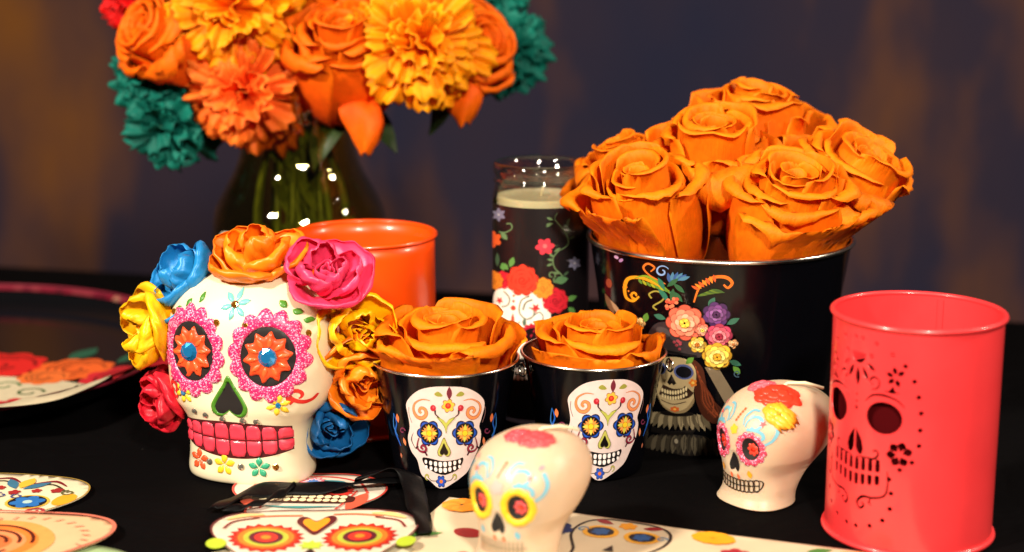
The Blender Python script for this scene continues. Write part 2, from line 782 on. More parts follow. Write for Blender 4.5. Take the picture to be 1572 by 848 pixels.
def lerp3(a, b, t):
    return tuple(a[i] + (b[i] - a[i]) * t for i in range(len(a)))


def rose_petal(f, R, H, a0, rng, c_in, c_out, flat=0.0, ns=19, nt=13):
    """one petal; f = 0 innermost .. 1 outermost"""
    rb = R * (0.07 + 0.75 * f ** 0.95) * (1 + 0.06 * rng.uniform(-1, 1))
    h = H * (0.86 + 0.14 * math.sin(min(1, f / 0.45) * PI / 2) - 0.20 * max(0, f - 0.45) ** 1.2 / 0.49 - 0.15 * rng.random() * min(1, f * 2))
    w = 2.1 * (1 - f) ** 1.7 + 0.74 + 0.16 * rng.uniform(-1, 1)
    flare = 0.84 + (0.26 + flat) * f + 0.05 * rng.uniform(-1, 1)
    P0, P1, P2, P3 = (0.16 * R, 0.0), (rb * 1.05, 0.04 * h), (rb * 1.08, 0.60 * h), (rb * flare, h)
    curl = R * (0.05 + 0.17 * f) * rng.uniform(0.6, 1.3)
    curl_a = (0.35 + 1.05 * f) * rng.uniform(0.6, 1.3)
    ph = rng.uniform(0, 6.28)
    ph2 = rng.uniform(0, 6.28)
    kw = rng.choice([0.8, 1.2, 1.7])
    point = rng.uniform(0.0, 0.10) * (1 if f > 0.35 else 0)
    sd = rng.uniform(0, 50)
    V, C = [], []
    for k in range(nt):
        t0 = k / (nt - 1)
        for i in range(ns):
            s = -1 + 2 * i / (ns - 1)
            edge = 1 - 0.30 * abs(s) ** 2.6 + point * max(0, 1 - abs(s) * 2.5)
            edge += 0.03 * f * math.sin(s * 5 + ph) + 0.045 * f * noise.noise(Vector((s * 7, sd, 1.0)))
            t = t0 * edge
            ww = w * (0.5 + 0.5 * math.sin(min(1, t * 1.25) * PI / 2))
            tb = min(t / 0.8, 1.0)
            r, z = bez(P0, P1, P2, P3, tb)
            if t > 0.8:
                q = (t - 0.8) / 0.2
                an = q * curl_a
                r += curl * math.sin(an)
                z += curl * (math.cos(an) - 1) * 1.2 + curl * 0.35 * math.sin(an) * (1 - f)
            tt = t ** 3
            r += R * tt * ((0.012 + 0.040 * f) * math.sin(kw * PI * s + ph) + 0.045 * f * noise.noise(Vector((s * 2.2, t * 3, sd))))
            z += R * tt * ((0.01 + 0.035 * f) * math.sin(1.3 * kw * PI * s + ph2) + 0.03 * noise.noise(Vector((s * 5, sd, t * 4))))
            r *= 1 + 0.10 * s * (0.4 + 0.6 * (1 - f))
            a = a0 + s * ww
            V.append((r * math.cos(a), r * math.sin(a), z))
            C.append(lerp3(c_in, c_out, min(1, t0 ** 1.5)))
    Fc = []
    for k in range(nt - 1):
        for i in range(ns - 1):
            q = k * ns + i
            Fc.append((q, q + 1, q + ns + 1, q + ns))
    return V, Fc, C


ORANGE_IN = srgb(232, 78, 2)  # deeper petal base: shading contrast between petals put into the colour
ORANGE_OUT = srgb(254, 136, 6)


def axis_rot(axis, spin=0.0):
    q = Vector(axis).to_track_quat('Z', 'Y')
    return (q.to_matrix() @ Matrix.Rotation(spin, 3, 'Z')).to_euler()


def keep_in(V, mw, cx, cy, rb, rt, h):
    """petals squeezed by the pail they stand in: nothing passes through its wall"""
    inv = mw.inverted()
    out = []
    for v in V:
        p = mw @ Vector(v)
        if p.z < h + 0.004:
            rmax = rb + (rt - rb) * max(0, min(1, p.z / h)) - 0.0022
        else:
            rmax = rt - 0.0022 + (p.z - h - 0.004) * 1.3
        d = Vector((p.x - cx, p.y - cy))
        if d.length > rmax:
            d = d.normalized() * (rmax - 0.0015 * (1 - math.exp(-(d.length - rmax) / 0.01)))
            p.x, p.y = cx + d.x, cy + d.y
        out.append(inv @ p)
    return out


def rose(label, loc, axis, R, H, n=26, seed=0, cols=(ORANGE_IN, ORANGE_OUT), group=None, flat=0.0, stem_to=None, name="rose", held=None):
    rng = random.Random(seed)
    t = thing(name, label, "rose", loc, axis_rot(axis, seed * 1.3), group)
    mw = Matrix.LocRotScale(t.location, t.rotation_euler, None)
    a = rng.uniform(0, 6.28)
    for i in range(n):
        f = (i / (n - 1)) ** 0.85
        sh = rng.uniform(0.9, 1.06)
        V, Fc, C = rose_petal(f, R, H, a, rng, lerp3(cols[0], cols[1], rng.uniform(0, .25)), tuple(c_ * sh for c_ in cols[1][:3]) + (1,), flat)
        if held:
            V = keep_in(V, mw, *held)
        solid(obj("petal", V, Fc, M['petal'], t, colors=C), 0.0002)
        a += 2.4 + rng.uniform(-0.25, 0.25)
    if stem_to is not None:
        add_stem(t, stem_to)
        for k in range(4):
            an = k * 1.57 + rng.uniform(-.4, .4)
            L, w = rng.uniform(.034, .046), .011
            VV, FF = [], []
            for q in range(8):
                u = q / 7
                ww = w * math.sin(PI * (u * .93 + .05)) ** .8
                r = .006 + L * u
                z = -.004 + .014 * math.sin(u * 2.2) - .024 * u * u
                for sd_ in (-1, 0, 1):
                    VV.append((r * math.cos(an) - sd_ * ww * math.sin(an), r * math.sin(an) + sd_ * ww * math.cos(an), z + .003 * abs(sd_)))
            for q in range(7):
                for e_ in (0, 1):
                    FF.append((q * 3 + e_, q * 3 + e_ + 1, q * 3 + e_ + 4, q * 3 + e_ + 3))
            obj("leaf", VV, FF, M['leaf'], t)
    return t


def add_stem(t, target, rad=0.0022):
    """stalk from the flower through the vase neck down to target"""
    inv = Matrix.LocRotScale(t.location, t.rotation_euler, None).inverted()
    tg = Vector(target)
    vx, vy = -0.148, 1.120
    neck = Vector((vx + (tg.x - vx) * .6, vy + (tg.y - vy) * .6 + 0.004, 0.196))
    low = Vector((tg.x, tg.y, 0.11))
    path = crom([Vector((0, 0, 0.004)), Vector((0, 0, -0.012)), inv @ neck, inv @ low, inv @ tg], 6)
    V, Fc = tube(path, rad, 8)
    obj("stem", V, Fc, M['stem'], t)


def ruffle_petal(L, W, tilt, a0, rng, c_in, c_out, frill=1.0, ns=25, nt=10, base=0.0):
    """carnation-like petal: narrow claw, wide frilled tip"""
    V, C = [], []
    ph, ph2, ph3 = (rng.uniform(0, 6.28) for _ in range(3))
    kf = rng.choice([2, 2.5, 3])
    bend = rng.uniform(-0.3, 0.75)
    side = rng.uniform(-0.35, 0.35)
    notch = rng.choice([3, 4, 5])
    ca, sa = math.cos(a0), math.sin(a0)
    for k in range(nt):
        t0 = k / (nt - 1)
        for i in range(ns):
            s = -1 + 2 * i / (ns - 1)
            t = t0 * (1 - 0.22 * s * s + 0.06 * frill * math.cos(notch * PI * s + ph3) * t0)
            wt = W * (0.16 + 0.84 * min(1, t * 1.15) ** 1.2)
            y = s * wt
            n_ = L * 0.16 * frill * t ** 1.8 * math.sin(kf * PI * s + ph) + L * 0.05 * t * t * math.sin(5 * s + ph2)
            n_ += 0.12 * W * (1 - s * s) + L * 0.035 * frill * t ** 4 * math.sin(8 * PI * s + ph2)
            el = tilt - bend * t * t
            r = L * t * math.cos(el)
            z = L * t * math.sin(tilt - 0.5 * bend * t) + n_ * math.cos(el)
            r -= n_ * math.sin(el) * 0.8
            r += base
            y += side * L * t * t * 0.4
            V.append((r * ca - y * sa, r * sa + y * ca, z))
            C.append(lerp3(c_in, c_out, min(1, (t * 1.15) ** 1.4)))
    Fc = []
    for k in range(nt - 1):
        for i in range(ns - 1):
            q = k * ns + i
            Fc.append((q, q + 1, q + ns + 1, q + ns))
    return V, Fc, C


def ruffled_flower(name, label, cat, loc, axis, R, cols, n=38, seed=0, group=None, stem_to=None, wid=0.42, frill=1.0):
    rng = random.Random(seed)
    t = thing(name, label, cat, loc, axis_rot(axis, seed), group)
    for i in range(n):
        f = i / (n - 1)                       # 0 = outer / lowest
        tilt = R_(-22 + 100 * f ** 1.15 + rng.uniform(-10, 10))
        L = R * (1.0 - 0.42 * f) * rng.uniform(0.85, 1.1)
        V, Fc, C = ruffle_petal(L, R * wid * (1 - 0.4 * f) * rng.uniform(0.8, 1.2), tilt, i * 2.4 + rng.uniform(-.2, .2), rng, cols[0], cols[1], frill, base=0.002 * (1 - f))
        V = [(x, y, z - 0.006 * (1 - f)) for x, y, z in V]
        solid(obj("petal", V, Fc, M['silk'], t, colors=C), 0.0003)
    if stem_to is not None:
        add_stem(t, stem_to)
    return t


# ------------------------------------------------------------------ big pail with roses
def pail(name, label, loc, rb, rt, h, rotz, group=None, rim_r=0.0016):
    t = thing(name, label, "pail", loc, (0, 0, rotz), group)
    th = 0.0007
    prof = [(rb - 0.004, 0.0012), (rb - 0.0012, 0.0), (rb, 0.0014)]
    prof += [(rb + (rt - rb) * k / 10, 0.0014 + (h - 0.0014) * k / 10) for k in range(1, 11)]
    V, Fc = lathe(prof, 96)
    obj("wall", V, Fc, M['black_tin'], t)
    prof = [(rt - th, h)] + [(rb + (rt - rb) * k / 6 - th, 0.003 + (h - 0.003) * k / 6) for k in range(5, -1, -1)] + [(0.0005, 0.003)]
    V, Fc = lathe(prof, 96)
    obj("inside_wall", V, Fc, M['steel'], t)
    V, Fc = lathe([(0.0003, 0.0012), (rb - 0.004, 0.0012)], 96)
    obj("base", V, Fc, M['black_tin'], t)
    V, Fc = ring(rt + 0.0006, rim_r, h, 120, 12)
    obj("rim", V, Fc, M['steel'], t)
    return t


def ear(t, rt, h, ang, s=1.0):
    """small wire loop under the rim that holds the handle"""
    path = [(0.0036 * s * math.cos(a), 0, 0.0036 * s * math.sin(a)) for a in [2 * PI * k / 18 for k in range(19)]]
    V, Fc = tube(path, 0.0007 * s, 6)
    o = obj("handle_loop", V, Fc, M['steel'], t)
    r = rt + 0.003 * s
    o.location = (r * math.sin(ang), -r * math.cos(ang), h - 0.008 * s)
    o.rotation_euler = (0, 0, ang + R_(25))
    return o


BPX, BPY, BP_B, BP_T, BP_H = 0.1255, 0.966, 0.061, 0.0785, 0.120
big = pail("large_pail", "large black tin pail printed with a skeleton lady in a flowered hat", (BPX, BPY, 0), BP_B, BP_T, BP_H, R_(-6))


def lady_print():
    a = Art(cyl_T(524, 461, 831, 6587, 14.5, 0.0698))
    rng = random.Random(5)
    # dress collars
    a.fill([(232, 760), (300, 738), (400, 735), (480, 745), (520, 800), (540, 822), (380, 828), (232, 800)], (34, 30, 28))
    for i in range(15):
        x0 = 236 + i * 19
        a.fill(petal2(x0 + 20, 738 + abs(i - 7) * 1.2, R_(95 - (i - 7) * 4), 84, 30, sharp=.8), (92, 84, 68) if i % 2 else (58, 52, 42))
        a.stroke([(x0 + 20, 745), (x0 + 14 + (i - 7) * 2, 805)], 3, (24, 20, 18))
    for i in range(13):
        x0 = 262 + i * 16
        a.fill(petal2(x0 + 2, 646 + abs(i - 6) * 1.5, R_(98 - (i - 6) * 7), 78, 30, sharp=.7), (150, 136, 106) if i % 2 else (96, 86, 66))
        a.stroke([(x0 + 2, 655), (x0 - 2 + (i - 6) * 3, 708)], 3, (70, 60, 48))
    a.fill(ell(360, 655, 70, 12), (18, 14, 14))
    a.fill([(250, 712), (330, 728), (440, 715), (420, 738), (330, 745), (245, 735)], (20, 17, 17))
    a.fill(ell(352, 772, 16, 20), (60, 54, 46))
    a.fill(ell(352, 768, 8, 10), (150, 140, 120))
    # hair
    hair = crom([(420, 440), (462, 470), (478, 540), (500, 590), (545, 640), (520, 690), (470, 668), (440, 610), (428, 540)], 5, True)
    a.fill(hair, (66, 30, 18))
    for k in range(9):
        o_ = k * 9
        a.stroke(crom([(432 + o_ * 0.4, 455 + o_), (455 + o_ * 0.5, 540 + o_ * .4), (462 + o_ * 0.7, 610), (500 + rng.uniform(-20, 30), 668 - o_ * .3)], 5), 4, (140, 66, 38) if k % 2 else (96, 44, 26))
    # parasol stick / ribbon
    a.fill([(470, 466), (520, 465), (600, 590), (560, 622)], (112, 98, 78))
    a.stroke([(486, 470), (572, 606)], 5, (160, 144, 118))
    # face
    face = crom([(282, 450), (330, 432), (395, 436), (432, 470), (438, 520), (428, 560), (428, 610), (398, 645), (352, 652), (308, 630), (288, 590), (274, 540), (272, 490)], 6, True)
    a.fill(face, (186, 166, 124))
    a.fill(crom([(276, 560), (300, 618), (352, 646), (400, 630), (428, 590), (428, 612), (398, 647), (350, 654), (306, 632), (284, 590)], 4, True), (142, 122, 88))
    a.fill(ell(391, 488, 38, 30, 0.1), (84, 96, 150))
    a.fill(ell(391, 489, 30, 23, 0.1), (14, 14, 22))
    a.fill(ell(301, 476, 24, 26, -0.2), (84, 96, 150))
    a.fill(ell(300, 478, 18, 20, -0.2), (14, 14, 22))
    a.fill([(344, 498), (362, 535), (350, 543), (344, 534), (336, 543), (326, 532)], (22, 16, 14))
    a.stroke([(339, 442), (339, 472)], 6, (70, 24, 18))
    a.stroke([(328, 453), (350, 453)], 5, (70, 24, 18))
    a.fill(rosette(426, 530, 17, 5, .35), (214, 120, 40))
    a.fill(ell(426, 530, 6), (230, 190, 90))
    a.fill(rosette(352, 638, 20, 6, .3, ry=12), (206, 96, 40))
    a.fill(ell(352, 638, 6, 4), (232, 180, 80))
    a.stroke(crom([(300, 560), (345, 578), (395, 572), (412, 556)], 6), 44, (52, 34, 24))
    for row, (yy, hh) in enumerate(((572, 20), (594, 18))):
        for i in range(10):
            x = 306 + i * 10.4
            dy = -0.006 * (x - 350) ** 2
            a.fill(ell(x, yy + dy - (i - 4) * 0.6, 4.4, hh * 0.46, n=8), (226, 208, 160))
    a.stroke(crom([(298, 602), (345, 618), (398, 606)], 5), 3, (60, 40, 30))
    # hat
    hat = crom([(268, 330), (300, 300), (350, 300), (400, 340), (450, 400), (452, 430), (400, 425), (330, 418), (262, 402), (258, 365)], 5, True)
    a.fill(hat, (52, 44, 46))
    a.stroke(crom([(262, 398), (340, 412), (440, 428)], 6), 10, (20, 17, 20))
    a.fill(ell(318, 336, 28, 18, 0.5), (74, 66, 66))
    # feathers and scrolls
    a.stroke(spiral(222, 195, 16, 4, 1.2, .9), 8, (236, 150, 30))
    a.stroke(crom([(345, 178), (300, 150), (250, 128), (205, 132), (188, 165), (190, 205), (215, 218), (238, 200)], 7), 14, (226, 150, 30), taper=(.5, .5))
    a.stroke(crom([(350, 185), (310, 148), (268, 122), (225, 130)], 7), 12, (120, 150, 40), taper=(.6, .2))
    for k in range(7):
        a.fill(petal2(240 + k * 14, 130 + k * 6, R_(60 - k * 4), 26, 10), (150, 160, 40) if k % 2 else (88, 130, 50))
    for k in range(6):
        a.fill(ell(183 + k * 6, 150 + abs(k - 1) * 15, 3.2), (236, 130, 30))
    a.stroke(crom([(335, 150), (282, 118), (262, 90), (278, 74), (300, 88), (286, 104)], 7), 8, (214, 110, 40), taper=(.4, .6))
    a.stroke(spiral(325, 103, 24, 5, -0.4, -1.15), 7, (126, 160, 210), taper=(.4, .6))
    for k in range(6):
        a.fill(petal2(352 + k * 5, 150 - k * 3, R_(-100 + k * 16), 44, 15), (70, 120, 150) if k % 2 else (50, 84, 140))
    a.stroke(crom([(430, 218), (450, 160), (490, 124), (535, 120), (558, 140), (545, 160), (530, 148)], 7), 13, (222, 112, 36), taper=(.4, .5))
    for k in range(7):
        a.fill(petal2(448 + k * 9, 170 - k * 5, R_(-150 + k * 8), 30, 10), (222, 130, 40) if k % 2 else (230, 90, 40))
        a.fill(petal2(440 + k * 8, 195 - k * 5, R_(-20 + k * 6), 50, 12), (96, 120, 40) if k % 2 else (60, 90, 40))
    a.stroke(crom([(300, 250), (288, 236), (320, 214), (330, 192), (300, 178), (276, 190), (284, 206)], 6), 6, (150, 140, 60))
    for k in range(8):
        a.fill(petal2(330 + rng.uniform(0, 80), 190 + rng.uniform(-30, 30), rng.uniform(-2.6, -0.4), 52, 18), rng.choice([(60, 120, 56), (44, 92, 60), (120, 140, 40), (40, 110, 90)]))
    for k in range(12):
        a.fill(ell(335 + rng.uniform(0, 45), 220 + rng.uniform(-14, 24), 7, n=8), (226, 120, 84) if k % 2 else (200, 80, 60))
    # leaves round the bouquet
    for x, y, an, L in ((330, 285, 200, 46), (545, 300, -30, 52), (560, 440, 20, 50), (575, 460, 45, 40), (430, 430, 140, 40), (250, 300, -70, 40), (262, 360, 100, 36), (480, 235, -60, 44)):
        a.fill(petal2(x, y, R_(an), L, 22), (52, 104, 84) if L > 42 else (86, 130, 50))
    a.stroke(spiral(592, 488, 14, 4, 1, 1.1), 4, (60, 84, 100))

    # flowers
    def bloom(x, y, r, cols, n=7):
        for lay, (k, c) in enumerate(zip((1, .78, .52, .28), cols)):
            for i in range(n):
                an = 2 * PI * i / n + lay * .45
                a.fill(ell(x + math.cos(an) * r * k * .62, y + math.sin(an) * r * k * .62, r * k * .42, r * k * .36, an, n=10),
                       tuple(min(255, max(0, int(q * (1.0 + (0.12 if i % 2 else -0.06))))) for q in c))
                a.stroke(spiral(x + math.cos(an) * r * k * .62, y + math.sin(an) * r * k * .62, r * k * .40, r * k * .40, an - 1.2, .38, 6), 2.2, tuple(int(q * 0.62) for q in c))
    bloom(230, 305, 24, ((226, 180, 110), (236, 200, 130), (240, 190, 110), (220, 140, 60)), 6)
    bloom(508, 262, 48, ((76, 44, 96), (116, 66, 128), (140, 90, 150), (70, 36, 80)))
    bloom(400, 296, 68, ((222, 96, 74), (236, 132, 104), (242, 164, 134), (226, 190, 70)), 8)
    bloom(462, 322, 26, ((226, 110, 90), (240, 150, 120), (244, 180, 150), (226, 200, 90)), 6)
    bloom(520, 342, 48, ((186, 60, 92), (212, 92, 112), (226, 130, 140), (150, 36, 60)), 8)
    bloom(443, 380, 32, ((226, 176, 60), (236, 200, 100), (240, 210, 130), (190, 110, 40)), 6)
    bloom(570, 372, 20, ((236, 170, 110), (240, 190, 140), (244, 200, 150), (200, 120, 60)), 5)
    bloom(515, 420, 54, ((222, 170, 50), (238, 200, 84), (244, 216, 120), (200, 150, 40)), 8)
    for k in range(7):
        a.fill(ell(368 + rng.uniform(-12, 14), 385 + rng.uniform(-18, 18), 6, n=8), (150, 60, 70))
    # the back of a second figure further round, and a butterfly
    a.fill(petal2(105, 190, R_(70), 90, 26), (120, 84, 56))
    a.fill(petal2(125, 215, R_(60), 80, 18), (176, 140, 104))
    a.fill(ell(128, 150, 12, 18), (140, 60, 36))
    a.fill(ell(168, 50, 9, 6, .6), (190, 150, 190))
    a.fill(ell(184, 62, 9, 6, -.6), (160, 120, 170))
    a.build("printed_picture", cone_map(BP_B, BP_T, BP_H), M['print'], big, grid=0.004)


lady_print()

RG = "orange roses packed in the large pail"
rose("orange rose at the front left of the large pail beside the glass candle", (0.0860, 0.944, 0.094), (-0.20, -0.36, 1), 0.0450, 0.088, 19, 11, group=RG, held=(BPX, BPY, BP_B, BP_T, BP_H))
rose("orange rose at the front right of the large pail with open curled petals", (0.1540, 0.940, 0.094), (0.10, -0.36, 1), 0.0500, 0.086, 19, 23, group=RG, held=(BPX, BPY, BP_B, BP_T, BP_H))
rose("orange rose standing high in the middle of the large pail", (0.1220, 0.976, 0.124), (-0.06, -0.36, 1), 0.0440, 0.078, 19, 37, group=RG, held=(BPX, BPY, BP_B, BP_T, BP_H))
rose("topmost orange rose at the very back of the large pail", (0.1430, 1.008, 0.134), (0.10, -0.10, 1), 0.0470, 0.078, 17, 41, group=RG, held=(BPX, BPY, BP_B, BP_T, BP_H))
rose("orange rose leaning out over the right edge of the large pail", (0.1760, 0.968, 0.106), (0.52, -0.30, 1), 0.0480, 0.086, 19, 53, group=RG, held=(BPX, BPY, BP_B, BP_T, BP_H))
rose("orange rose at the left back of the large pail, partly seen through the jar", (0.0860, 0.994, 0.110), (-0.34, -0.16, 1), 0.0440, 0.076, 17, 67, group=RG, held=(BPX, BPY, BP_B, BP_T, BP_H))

# ------------------------------------------------------------------ two small pails with roses
SP_B, SP_T, SP_H = 0.0285, 0.0402, 0.068


def skull_print(parent):
    a = Art(cyl_T(322, 285, 827, 7165, 16.0, 0.0344))
    W = (224, 205, 201)
    BK = (14, 10, 12)
    out = crom([(330, 398), (400, 402), (450, 422), (482, 450), (490, 480), (482, 530), (476, 560), (488, 590), (486, 640), (466, 690), (440, 745), (404, 775), (360, 800), (318, 818), (280, 815), (240, 785), (200, 760), (186, 700), (160, 660), (152, 610), (168, 560), (166, 510), (164, 470), (185, 440), (225, 412), (275, 400)], 5, True)
    a.fill(out, W)
    # crown
    a.fill(petal2(344, 452, R_(-90), 54, 22), (110, 30, 50))
    for s in (-1, 1):
        a.fill(crom([(344 + s * 26, 436), (344 + s * 44, 418), (344 + s * 60, 428), (344 + s * 48, 438)], 4, True), (150, 150, 60))
    a.fill(rosette(340, 476, 29, 6, .3, .3), (120, 66, 30))
    a.fill(rosette(340, 476, 26, 6, .3, .3), (236, 190, 70))
    a.fill(ell(339, 476, 12), (200, 40, 30))
    a.fill(ell(339, 474, 6), (236, 90, 60))
    for s, cx in ((-1, 332), (1, 336)):
        # brow scrolls
        X = lambda d: cx + s * d
        a.stroke(crom([(X(66), 455), (X(98), 450), (X(130), 466), (X(138), 495), (X(126), 520), (X(104), 526), (X(86), 512), (X(88), 492), (X(104), 484), (X(114), 496), (X(106), 506)], 5), 17, (150, 84, 50), taper=(.15, .6))
        a.stroke(crom([(X(66), 455), (X(98), 450), (X(130), 466), (X(138), 495), (X(126), 520), (X(104), 526), (X(86), 512), (X(88), 492), (X(104), 484), (X(114), 496), (X(106), 506)], 5), 12, (228, 140, 84), taper=(.1, .6))
        a.stroke(crom([(X(60), 483), (X(48), 492), (X(46), 510), (X(28), 526)], 5), 8, (60, 16, 26), taper=(1, .3))
        a.fill(ell(X(55), 485, 12, 13), (180, 30, 50))
        a.fill(ell(X(53), 482, 4, 5), (220, 90, 100))
        # temple lines
        a.stroke(crom([(X(157), 480), (X(160), 510), (X(152), 545)], 5), 2.5, (120, 90, 90))
        # eyes
        ex, ey = X(77), 588
        a.fill(rosette(ex, ey, 58, 6, .22, PI / 2, ry=56), BK)
        a.fill(rosette(ex, ey, 54, 6, .22, PI / 2, ry=52), (34, 82, 190))
        for i in range(6):
            an = PI / 2 + PI / 3 * (i + .5)
            a.stroke(spiral(ex + 38 * math.cos(an), ey + 36 * math.sin(an), 15, 15, an - 1.2, .38, 8), 3, (18, 40, 110))
        a.fill(ell(ex, ey, 42, 42), BK)
        a.fill(star(ex, ey, 38, 8, .42, R_(22)), (222, 130, 60))
        for i in range(4):
            a.fill(petal2(ex, ey, PI / 2 * i, 37, 17), (206, 200, 80))
            a.fill(petal2(ex, ey, PI / 2 * i + PI / 4, 34, 12), (232, 150, 70))
        a.fill(ell(ex, ey, 13), (170, 120, 20))
        a.fill(ell(ex, ey, 11), (240, 200, 40))
        # cheek scroll
        cheek = crom([(X(126), 606), (X(138), 640), (X(128), 660), (X(104), 664), (X(96), 650), (X(108), 636), (X(120), 646), (X(110), 654)], 5)
        a.stroke(cheek, 11, (40, 8, 20), taper=(.4, .7))
        a.stroke(cheek, 6.5, (150, 36, 62), taper=(.4, .7))
        a.stroke(crom([(X(134), 640), (X(146), 650)], 3), 7, (40, 8, 20))
        a.stroke(crom([(X(104), 662), (X(94), 680)], 3), 7, (70, 16, 36))
        a.stroke(crom([(X(88), 640), (X(76), 634)], 3), 7, (70, 16, 36))
        a.stroke(crom([(X(150), 585), (X(163), 615), (X(150), 650)], 5), 5, BK, taper=(.2, .3))
        # chin scroll
        a.stroke(crom([(300 + s * 20, 788), (300 + s * 50, 786), (300 + s * 66, 770)], 5), 3.5, (90, 74, 40))
        a.stroke(spiral(300 + s * 70, 770, 14, 4, PI / 2, s * -.9, 14), 9, (110, 104, 40), taper=(.4, .7))
        a.stroke(spiral(300 + s * 70, 770, 14, 4, PI / 2, s * -.9, 14), 5, (184, 180, 84), taper=(.4, .7))
    # leaf between the brows
    v = crom([(290, 520), (318, 533), (330, 545), (344, 530), (370, 522), (350, 545), (336, 562), (330, 590), (324, 566), (310, 545)], 4, True)
    a.fill(v, (110, 116, 40))
    a.fill([(330 + (x - 330) * .82, 550 + (y - 550) * .84) for x, y in v], (186, 190, 84))
    # nose
    def spade(k, dy=0):
        pts = crom([(320, 608), (334, 634), (350, 664), (342, 682), (328, 682), (318, 674), (308, 682), (294, 680), (290, 662), (304, 636)], 4, True)
        return [(319 + (x - 319) * k, 655 + (y - 655) * k + dy) for x, y in pts]
    a.fill(spade(1.06), (96, 96, 40))
    a.fill(spade(.96), (186, 186, 90))
    a.fill(spade(.66, 5), (70, 66, 30))
    a.fill(spade(.58, 5), BK)
    # teeth
    a.fill(crom([(214, 690), (240, 690), (312, 704), (380, 698), (410, 690), (408, 715), (384, 742), (340, 758), (312, 762), (270, 752), (234, 732), (216, 710)], 4, True), BK)
    for row in (0, 1):
        for i in range(8):
            u = (i - 3.5) / 3.5
            x = 312 + u * 83
            w = 19 - 6 * abs(u)
            y0 = 709 - 9 * u * u + row * (22 - 4 * abs(u)) + (0 if row == 0 else 4)
            hh = (20 if row == 0 else 18) - 7 * abs(u)
            q = [(x - w / 2 + 1, y0), (x, y0 - 2), (x + w / 2 - 1, y0), (x + w / 2, y0 + hh * .5), (x + w / 2 - 2, y0 + hh), (x, y0 + hh + 2), (x - w / 2 + 2, y0 + hh), (x - w / 2, y0 + hh * .5)]
            a.fill(q, (248, 240, 238))
    # chin flower
    a.fill(rosette(302, 790, 28, 6, .32, .5), (16, 26, 70))
    a.fill(rosette(302, 790, 24, 6, .34, .5), (44, 84, 190))
    a.fill(ell(302, 790, 9, 8), (230, 120, 50))
    # side ornaments
    for s in (-1, 1):
        cx = 322
        Y = (lambda d: cx + s * d)
        a.stroke(crom([(Y(222), 505), (Y(215), 545), (Y(228), 580), (Y(218), 620), (Y(212), 640)], 5), 8, (30, 90, 190), taper=(.3, .4))
        a.stroke(crom([(Y(222), 505), (Y(232), 560), (Y(218), 600)], 5), 4, (60, 130, 210), taper=(.3, .4))
        a.fill(petal2(Y(206), 545, R_(-90), 38, 15), (222, 120, 70))
        a.fill(petal2(Y(186), 640, R_(-100), 36, 13), (222, 130, 84))
        a.stroke(spiral(Y(192), 578, 14, 4, 0, s * .9, 12), 6, (110, 40, 70))
        a.fill(petal2(Y(218), 690, R_(-90), 22, 10), (190, 110, 80))
    return a.build("printed_skull", cone_map(SP_B, SP_T, SP_H), M['print'], parent, grid=0.003)


p1 = pail("small_pail", "small black pail with printed sugar skull, standing next to the ceramic skull", (-0.0373, 0.879, 0), SP_B, SP_T, SP_H, R_(1), group="small black skull pails", rim_r=0.0009)
sp = skull_print(p1)
ear(p1, SP_T, SP_H, R_(92))
p2 = pail("small_pail", "small black pail with printed sugar skull, standing before the large pail", (0.0462, 0.892, 0), SP_B, SP_T, SP_H, R_(9), group="small black skull pails", rim_r=0.0009)
sp2 = sp.copy()
COL.objects.link(sp2)
sp2.parent = p2
ear(p2, SP_T, SP_H, R_(80))
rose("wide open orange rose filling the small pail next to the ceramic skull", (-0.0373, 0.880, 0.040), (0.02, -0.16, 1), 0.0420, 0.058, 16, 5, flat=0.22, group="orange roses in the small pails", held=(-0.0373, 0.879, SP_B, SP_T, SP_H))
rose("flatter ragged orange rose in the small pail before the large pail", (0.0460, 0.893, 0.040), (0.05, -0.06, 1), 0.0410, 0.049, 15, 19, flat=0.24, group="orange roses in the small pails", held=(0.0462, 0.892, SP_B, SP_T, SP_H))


# ------------------------------------------------------------------ tumblers
def tumbler_trim(t, R, h, mat):
    V, Fc = ring(R + 0.0007, 0.0014, h, 120, 12)
    obj("rim", V, Fc, mat, t)
    V, Fc = ring(R + 0.0006, 0.0016, 0.0017, 120, 12)
    obj("base_bead", V, Fc, mat, t)
    V, Fc = lathe([(0.0004, 0.0035), (R - 0.0004, 0.0035), (R - 0.0004, 0.0022), (0.0004, 0.0022)], 72)
    obj("base", V, Fc, mat, t)


OT = thing("orange_tumbler", "plain orange tin tumbler with rolled rim behind the ceramic skull", "tumbler", (-0.0905, 0.978, 0))
V, Fc = lathe([(0.0430, 0.003 + 0.116 * k / 14) for k in range(15)], 96)
solid(obj("wall", V, Fc, M['orange_tin'], OT), 0.0008)
tumbler_trim(OT, 0.0430, 0.119, M['orange_tin'])

PT = thing("pink_tumbler", "coral pink tin tumbler with a punched skull pattern", "tumbler", (0.2034, 0.7921, 0))
PR, PH = 0.0415, 0.115


